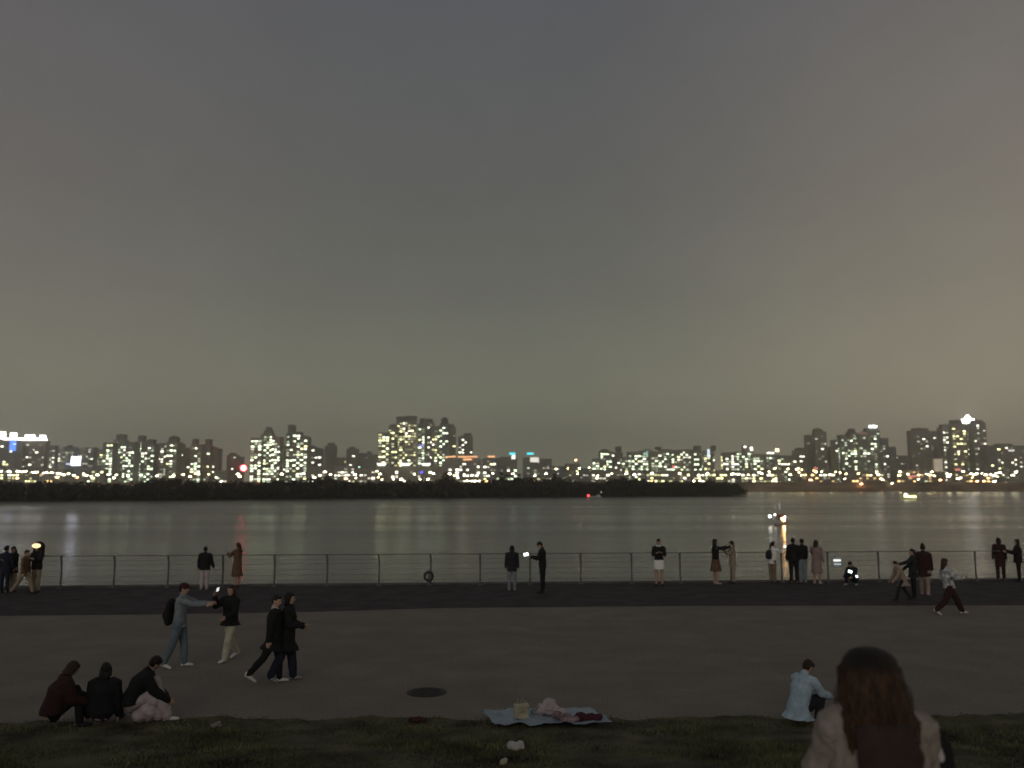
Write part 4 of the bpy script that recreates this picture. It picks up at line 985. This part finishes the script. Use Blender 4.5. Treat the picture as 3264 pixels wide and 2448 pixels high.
h = (pi_['hands'][0] + pi_['hands'][1]) / 2
phone(h + Vector((-.10, -.02, .06)), R(-50), R(-50), 'glowing phone held by the tall man in black', 3.2, size=(.11, .17), roll=R(70))
person('person facing us in open black jacket and short white skirt', G(2102, 1867), R(172), 1.72, top=BLACK, hem=.04, bottom=WHITE, legs='skirt', skirt_len=.30, hair='short', armL=(25, 8, 85, 35), armR=(20, 8, 90, 35), collar=WHITE, shoe=SHD, head=(12, 0))
person('person in a long black coat raising an arm beside a beige friend', G(2283, 1862), R(-80), 1.68, top=BLACK, hem=.44, bottom=BROWN, hair='bob', shoe=SHP, armR=(85, 4, 20, 5), armL=(80, 4, 25, 5), legs='skirt', skirt_len=.4)
person('slim person in beige with dark hair facing the raised arm', G(2337, 1858), R(85), 1.58, top=BEIGE, hem=.25, bottom=BEIGE, hair='bob', armL=(40, 5, 95, 20), armR=(40, 5, 95, 20), head=(10, 0), hairm=HBLACK)
ki = person('woman in a white top and khaki trousers holding up a phone', G(2464, 1859), R(-60), 1.56, top=WHITE, hem=.14, flare=1.1, bottom=KHAKI, hair='tail', hlen=.18, armR=(75, 6, 45, 10), armL=(65, 6, 50, 15), lean=6, head=(5, 0))
phone(ki['hands'][1] + Vector((0, -.02, .07)), R(10), 0, 'bright phone held up by the woman in white top', 2.2, size=(.14, .085))
backpack(ki, 'dark shoulder bag on the back of the woman in white', CHAR, .3, .34, .14)
person('stocky man in black, left one of the pair seen from behind', G(2532, 1858), R(-12), 1.70, top=BLACK, hem=.12, bulk=1.12, bottom=BLACK, hair='short', facef=False)
person('person in black jacket and pale jeans, right one of the pair', G(2560, 1857), R(15), 1.66, top=BLACK, hem=.05, bulk=1.08, bottom=PALED, hair='short', facef=False, wide=1.15, shoe=SHG)
person('woman with long dark hair in a pinkish beige coat', G(2606, 1861), R(-40), 1.64, top=PINKB, hem=.50, flare=1.12, bottom=PINKB, legs='skirt', skirt_len=.48, hair='long', hlen=.28, hairm=HBROWN, shoe=SHP, armL=(30, 5, 70, 20))
ci = person('dark person squatting at the quay edge with glowing phones', G(2724, 1864), R(130), 1.55, lean=22, hip=(130, 124), knee=(146, 140), spread=.2, top=CHAR, hem=.04, bottom=NAVY, hair='short', armL=(55, 8, 40, 10), armR=(45, 8, 45, 10), head=(20, 0), shoe=SHP, lift=12)
phone(tuple(at(2710, 1822, ci['hands'][1].y - .1)), R(-10), R(-20), 'brighter phone held out by the squatting person', 4.0, (.8, 1, .95), size=(.14, .10), roll=R(20))
phone(tuple(at(2731, 1837, ci['hands'][0].y - .1)), R(10), R(-20), 'smaller phone low on the lap of squatting person', 3.0, (.95, .95, 1), size=(.09, .09))
# ---- right-hand walkers
person('short stooping person in a beige coat with a dark head', G(2880, 1914), FL, 1.34, lean=24, top=BEIGE, hem=.30, flare=1.1, bulk=1.2, bottom=CHAR, hair='short', hip=(30, -14), knee=(14, 22), armL=(45, 5, 20, 0), armR=(40, 5, 20, 0), facef=True)
person('dark clad person reaching an arm over the stooping one', G(2915, 1906), R(70), 1.60, top=CHAR, hem=.25, bulk=1.1, bottom=BLACK, hair='short', armL=(60, 25, 15, 0), armR=(20, 8, 30, 0))
person('person with pointed bun in dark brown, pale shoes, walking behind them', G(2950, 1897), R(-30), 1.72, top=MAROON, hem=.30, bulk=1.15, bottom=BEIGE, hair='bun', shoe=SHP, hip=(14, -12), knee=(6, 14), facef=False)
person('striding woman with long brown hair and pale checked shirt', G(3030, 1957), FR, 1.70, lean=-10, top=CHECK, hem=.10, bulk=1.1, bottom=MAROON, wide=1.25, hair='long', hairm=HBROWN, hlen=.32, shoe=SHW, hip=(34, -22), knee=(10, 26), armL=(-10, 8, 30, 0), armR=(28, 8, 55, 10), head=(14, 0))
person('slim dark red clad person leaning at the railing', G(3192, 1850), R(-20), 1.66, top=MAROON, hem=.40, bottom=MAROON, hair='bob', lean=5, facef=False)
person('broad person in black at the right edge of the view', G(3250, 1853), R(60), 1.62, top=BLACK, hem=.2, bulk=1.25, bottom=BLACK, hair='bob', armL=(30, 20, 70, 20), armR=(30, 20, 70, 20))
# ---- couple filming each other, and the pair walking
wi = person('person in grey-blue denim with dark red cap stretching both arms out', G(566, 2127), R(-86), 1.70, lean=5, top=PALED, hem=.14, bottom=DENIM, wide=1.1, hip=(10, -12), knee=(6, 12), armL=(72, -3, 24, 0), armR=(78, 2, 16, 4), hair='cap', hairm=HBLACK, shoe=SHW, head=(2, 0))
backpack(wi, 'black backpack on the person in grey-blue denim', BLACK, .30, .50, .18, drop=.06)
hp_ = wi['hands'][0].lerp(wi['hands'][1], .5)
phone(tuple(at(694, 1879, hp_.y)), R(90), R(8), 'white phone held out at arm\'s length by the denim-clad person', .8, (1, .98, .95), size=(.16, .085))
person('person in a flaring black jacket and cream trousers before the phone', G(729, 2103), R(150), 1.60, top=BLACK, hem=.14, flare=1.2, bulk=1.18, bottom=CREAM, wide=1.15, shoe=SHW, hair='bob', hairm=HBROWN, hip=(20, -18), knee=(6, 14), armL=(20, 14, 50, 10), armR=(60, 10, 100, 20), spread=.07)
person('black clad walker with pale collar, left one of a walking couple', G(870, 2178), R(-78), 1.64, top=BLACK, hem=.30, bulk=1.25, bottom=BLACK, hip=(12, -26), knee=(8, 16), shoe=SHW, hair='short', collar=CREAM, armL=(18, 8, 15, 0), armR=(-15, 8, 10, 0), head=(10, -30))
person('taller walker in long black jacket, right one of a walking couple', G(910, 2170), R(-84), 1.66, lean=3, top=BLACK, hem=.36, bulk=1.25, bottom=NAVY, wide=1.25, hip=(12, -12), knee=(6, 16), shoe=SHG, hair='bob', armR=(15, 8, 75, 15), armL=(10, 8, 60, 15))
# ---- seated group at lower left
person('dark red clad person with big hair seated at left of the group', G(168, 2318), R(-60), 1.66, lean=18, hip=(132, 126), knee=(112, 122), spread=.16, top=MAROON, hem=.06, bulk=1.5, bottom=BLACK, hair='bob', hairm=HBROWN, armL=(45, 12, 40, 20), armR=(40, 12, 50, 20), head=(15, 20), lift=0)
person('dark haired person in black and navy seated in middle of the group', G(322, 2312), R(10), 1.58, lean=10, hip=(134, 130), knee=(116, 118), spread=.16, top=BLACK, hem=.06, bulk=1.3, bottom=NAVY, hair='long', hlen=.1, hairm=HBLACK, facef=False, lift=0)
person('person in black bending over pale folded trousers at group\'s right', G(418, 2298), R(-70), 1.66, lean=28, hip=(130, 112), knee=(118, 88), spread=.16, top=BLACK, hem=.06, bulk=1.35, bottom=PALEP, wide=1.4, hair='short', armL=(50, 10, 30, 10), armR=(60, 10, 20, 10), head=(10, 30), lift=0, shoe=SHW)
pc = ground(474, 2300)
pcr = empty('padded_coat', (pc.x, pc.y, .01), .3, 'bundled pale pinkish coat piled beside the bending person at the grass', 'coat')
mb = MB(); mb.ell((0, 0, .17), AX, (.17, .15, .18)); mb.ell((.06, -.03, .33), AX, (.13, .12, .12)); mb.ell((-.12, -.02, .10), AX, (.13, .13, .11)); mb.ell((.14, 0, .12), AX, (.11, .12, .12))
soft(mb, 'coat', PALEP, pcr, .012, 2, .05)
# ---- kneeling woman at right
person('crouching person in a loose light blue jacket by the grass', G(2548, 2312), R(-62), 1.62, lean=20, hip=(126, 116), knee=(146, 138), spread=.14, top=LBLUE, hem=.20, flare=1.28, bulk=1.15, bottom=CHAR, hair='short', hairm=HBROWN, armL=(55, 6, 35, 10), armR=(60, 6, 30, 10), head=(18, 0), lift=14, shoe=SHG)

# ---- woman with long auburn hair, closest, seated on the bank with her back to us
WOOL = mat('cloth_wool_beige', (.32, .275, .24), .95, .07, 22, .8, 90)
WY = 3.62
wl = at(2806, 2300, WY)
fi = person('auburn-haired woman in beige jacket with dark hood seated closest, back to us', (wl.x, WY, bank_z(WY) - .165), R(-6), 1.62, lean=10, hip=(124, 120), knee=(116, 114), spread=.1, top=WOOL, hem=.06, bulk=1.16, bottom=CHAR, hair='long', hairm=HAUB, hlen=.13, armL=(32, 10, 55, 22), armR=(36, 12, 50, 22), head=(4, -4), voxel=.0085, lift=0)
mb = MB(); C_, hd, hf, hr, P, t_ = (fi[k] for k in ('C', 'hd', 'hf', 'hr', 'P', 't'))
for i in range(520):
    a = random.uniform(-1.75, 1.75); u = random.uniform(0, 1)
    top_ = C_ + hd * (.115 - .05 * u) + hr * math.sin(a) * .085 * (.3 + u) - hf * math.cos(a) * .05 * (.3 + u) - hf * .012
    side_ = C_ + hd * .03 + hr * math.sin(a) * .118 - hf * (math.cos(a) * .108 + .014)
    neck_ = C_ - hd * .13 + hr * math.sin(a) * .128 - hf * (math.cos(a) * .075 + .055)
    ln_ = random.uniform(.06, .19)
    end_ = C_ - hd * (.13 + ln_) + hr * (math.sin(a) * random.uniform(.09, .140)) - hf * (math.cos(a) * .04 + .10 + random.uniform(-.01, .02)) + A_((random.gauss(0, .012),) * 3)
    j = random.gauss(0, .006)
    mid_ = (neck_ + end_) / 2 + hr * random.gauss(0, .012) - hf * .006
    mb.loft([top_, side_ + hr * j - hf * random.uniform(0, .008), neck_ + hr * j, mid_, end_], [.006, .009, .010, .008, .002], [.004, .005, .005, .004, .002], lat=hr, n=5, round_ends=False)
mb_v = MB(); mb_v.ell(C_ + hd * .045 - hf * .02, (hr, hf, hd), (.125, .10, .082)); mb_v.ell(C_ - hd * .03 - hf * .035, (hr, hf, hd), (.128, .085, .13)); soft(mb_v, 'hair_volume', HAUB, fi['root'], .009, 2, .012)
fi_folds = bpy.data.textures.new('sleeve_folds', 'CLOUDS'); fi_folds.noise_scale = .14; fi_folds.noise_depth = 3
for o in fi['root'].children:
    if o.name.split('.')[0] == 'jacket':
        d_ = o.modifiers.new('f', 'DISPLACE'); d_.texture = fi_folds; d_.strength = .055; d_.mid_level = .45
for i in range(70):
    a = random.uniform(-1.9, 1.9); r_a = random.uniform(.10, .16)
    p0 = C_ + hd * random.uniform(-.02, .10) + hr * math.sin(a) * .10 - hf * math.cos(a) * .09
    p1 = C_ - hd * random.uniform(.05, .16) + hr * math.sin(a) * (r_a + .02) - hf * (math.cos(a) * r_a + .02)
    p2 = C_ - hd * random.uniform(.2, .32) + hr * math.sin(a) * (r_a + random.gauss(0, .02)) - hf * (math.cos(a) * .1 + .08)
    mb.loft([p0, p1, p2], [.0018, .0018, .0006], n=4, round_ends=False)
mb.build('hair_locks', HAUB, fi['root'], True)
mb = MB(); fw, rr = fi['fwd'], fi['r']                        # dark hood hanging down her back below the hair
mb.loft([P + t_ * .47 - fw * .07, P + t_ * .42 - fw * .125, P + t_ * .32 - fw * .165, P + t_ * .20 - fw * .165, P + t_ * .12 - fw * .15], [.10, .128, .140, .125, .07], [.04, .05, .055, .05, .035], lat=rr, n=20)
soft(mb, 'hood', cloth('hood_dark_brown', (.040, .026, .022)), fi['root'], .009, 2, .03)
# her hair is darker at the roots than along its length
t = HAUB.node_tree; bs = t.nodes['Principled BSDF']; src = bs.inputs['Base Color'].links[0].from_socket
co = t.nodes.new('ShaderNodeTexCoord'); sp = t.nodes.new('ShaderNodeSeparateXYZ'); t.links.new(co.outputs['Object'], sp.inputs[0])
mr_ = t.nodes.new('ShaderNodeMapRange'); zc = float(fi['C'][2]); mr_.inputs[1].default_value = zc + .075; mr_.inputs[2].default_value = zc + .01; t.links.new(sp.outputs['Z'], mr_.inputs[0])
mx = t.nodes.new('ShaderNodeMixRGB'); mx.inputs[1].default_value = (.014, .010, .010, 1); t.links.new(mr_.outputs[0], mx.inputs[0]); t.links.new(src, mx.inputs[2]); t.links.new(mx.outputs[0], bs.inputs['Base Color'])
# tote bag on the bank beside her
tb_ = at(2962, 2340, WY + .25)
tt = empty('tote_bag', (tb_.x, WY + .25, bank_z(WY + .25) + .0), R(-20), 'black tote bag with a pale cloth sticking out beside seated woman', 'bag')
hb = tb_.z - bank_z(WY + .25) - .02
mb = MB(); mb.loft([(0, 0, .03), (0, 0, hb * .6), (0, 0, hb)], [.11, .105, .085], [.07, .06, .035], n=18); soft(mb, 'bag', BLACK, tt, .009, 3, .012)
mb = MB(); mb.loft([(-.09, -.02, hb + .05), (-.05, -.03, hb + .07), (.0, -.06, hb + .01), (.03, -.085, hb - .06)], [.02, .03, .032, .022], [.018] * 4, n=10); soft(mb, 'cloth', PALEP, tt, .009, 2, .012)
mb = MB(); mb.loft([(-.08, 0, hb - .03), (-.05, .05, hb + .03), (.05, .06, hb + .03), (.08, 0, hb - .03)], .007, n=8).build('handle', BLACK, tt, True)

# ================================================================== PICNIC THINGS ON THE GRASS EDGE
cs = [ground(1537, 2283), ground(1880, 2274), ground(1961, 2326), ground(1576, 2333)]
nu_, nv_ = 24, 14; v, f = [], []
for i in range(nu_ + 1):
    for j in range(nv_ + 1):
        a, b_ = i / nu_, j / nv_
        p = cs[0].lerp(cs[1], a).lerp(cs[3].lerp(cs[2], a), b_)
        z = max(bank_z(p.y), .01) + .085 + .012 * math.sin(i * 1.3 + j) + .010 * math.sin(j * 2.1 - i * .7) + random.uniform(-.012, .012)
        v.append((p.x, p.y, z))
nn = len(v); v += [(a, b_, c - .006) for a, b_, c in v]
for i in range(nu_):
    for j in range(nv_):
        q = (i * (nv_ + 1) + j, (i + 1) * (nv_ + 1) + j, (i + 1) * (nv_ + 1) + j + 1, i * (nv_ + 1) + j + 1)
        f.append(q); f.append(tuple(k + nn for k in q[::-1]))
pm_ = mesh_obj('picnic_mat', v, f, mat('mat_foil_blue', (.30, .37, .41), .45, .12, 3, .3, 18), None, True)
tag(pm_, 'pale blue picnic mat spread on the edge of the grass', 'picnic mat')
def onmat(x, y): p = ground(x, y); return (p.x, p.y, max(bank_z(p.y), .01) + .09)
def bagthing(name, label, cat, loc, blobs, m, part='bag', handles=0):
    r_ = empty(name, loc, random.uniform(-.4, .4), label, cat); mb = MB()
    for c, rad in blobs: mb.ell(c, AX, rad)
    soft(mb, part, m, r_, .008, 1, .075)
    for s in range(handles): MB().loft([(-.05, .03 * s, .12), (-.03, .03 * s, .22), (.03, .03 * s, .22), (.05, .03 * s, .12)], .007, n=6).build('handle', m, r_, True)
    return r_
PLW = mat('plastic_white', (.50, .49, .45), .4, .1, 8); PLC = mat('plastic_cream', (.46, .42, .30), .5, .15, 8)
sb = empty('shopping_bag', onmat(1662, 2312), .35, 'cream shopping bag standing left on the picnic mat', 'bag')
mb = MB(); mb.frustum(-.10, .10, -.055, .055, 0, .21, 1.12); soft(mb, 'bag', PLC, sb, .010, 3, .035)
for q in (-1, 1): MB().loft([(-.05, q * .055, .20), (-.04, q * .05, .27), (.04, q * .05, .27), (.05, q * .055, .20)], .006, n=6).build('handle', PLC, sb, True)
bagthing('snack_bag', 'greenish grey snack bag between cream bag and pink coat', 'bag', onmat(1712, 2300), [((0, 0, .05), (.09, .06, .06)), ((.06, .02, .07), (.07, .05, .06))], mat('plastic_grey_green', (.22, .24, .20), .5, .2, 8))
bagthing('coat_heap', 'heaped pale pink coat at the middle of the picnic mat', 'coat', onmat(1752, 2300), [((0, .03, .08), (.20, .12, .09)), ((.0, .06, .15), (.12, .08, .09)), ((-.14, 0, .05), (.10, .09, .06)), ((.16, -.03, .05), (.12, .09, .06))], PALEP, 'coat')
bagthing('cloth_heap', 'mottled pinkish cloth at the near edge of picnic mat', 'cloth', onmat(1800, 2320), [((0, 0, .04), (.16, .07, .06)), ((.12, 0, .03), (.10, .06, .05)), ((-.13, .02, .05), (.08, .06, .06))], cloth('mottled_pink', (.24, .17, .18), .5), 'cloth')
bagthing('red_bag', 'flat dark red bag lying right on the picnic mat', 'bag', onmat(1872, 2318), [((-.09, 0, .04), (.13, .09, .06)), ((.10, 0, .04), (.13, .09, .05))], cloth('dark_red', (.07, .018, .028)))
def onbank(x, y):
    p = ground(x, y)
    for _ in range(6): p = ground(x, y, bank_z(p.y))
    return (p.x, p.y, p.z + .0)
bagthing('plastic_bag', 'crumpled white plastic bag on the grass below the picnic mat', 'bag', onbank(1645, 2392), [((0, 0, .05), (.10, .07, .05)), ((.06, .0, .06), (.07, .05, .05)), ((-.05, .02, .06), (.06, .05, .05))], PLW)
bagthing('paper_cup', 'small pale paper cup lying at the bottom of the view', 'cup', onbank(1601, 2441), [((0, 0, .05), (.04, .035, .04)), ((.04, 0, .05), (.035, .04, .04))], PLC, 'cup')
bagthing('paper_wrapper', 'crumpled pale wrapper on the grass near seated group', 'litter', onbank(684, 2322), [((0, 0, .05), (.07, .05, .04)), ((.07, .01, .06), (.05, .04, .04))], cloth('wrapper', (.24, .20, .19), .2), 'wrapper')
bagthing('red_pouch', 'small dull red pouch at the grass edge left of mat', 'pouch', onbank(1328, 2302), [((0, 0, .04), (.13, .05, .045)), ((.1, .01, .04), (.07, .045, .04))], cloth('dull_red', (.055, .024, .022)))

# ================================================================== AIR
HZ = True
if HZ:
    hm = bpy.data.materials.new('night_haze'); hm.use_nodes = True; t = hm.node_tree; t.nodes.clear()
    o_ = t.nodes.new('ShaderNodeOutputMaterial'); pv = t.nodes.new('ShaderNodeVolumePrincipled')
    pv.inputs['Color'].default_value = (.92, .90, .86, 1); pv.inputs['Density'].default_value = .00045; pv.inputs['Anisotropy'].default_value = .82
    t.links.new(pv.outputs[0], o_.inputs['Volume'])
    hz = MB().box(-2400, 2400, -100, 2400, -7, 150).build('haze', hm)
    tag(hz, 'thin night haze over the river', 'haze', kind='stuff')

# ------------------------------------------------------------------ settle the soft shapes into plain meshes
dg = bpy.context.evaluated_depsgraph_get()
done = [(o, bpy.data.meshes.new_from_object(o.evaluated_get(dg), depsgraph=dg)) for o in PENDING]
for o, me in done:
    o.modifiers.clear(); me.name = o.name.split('.')[0]; o.data = me
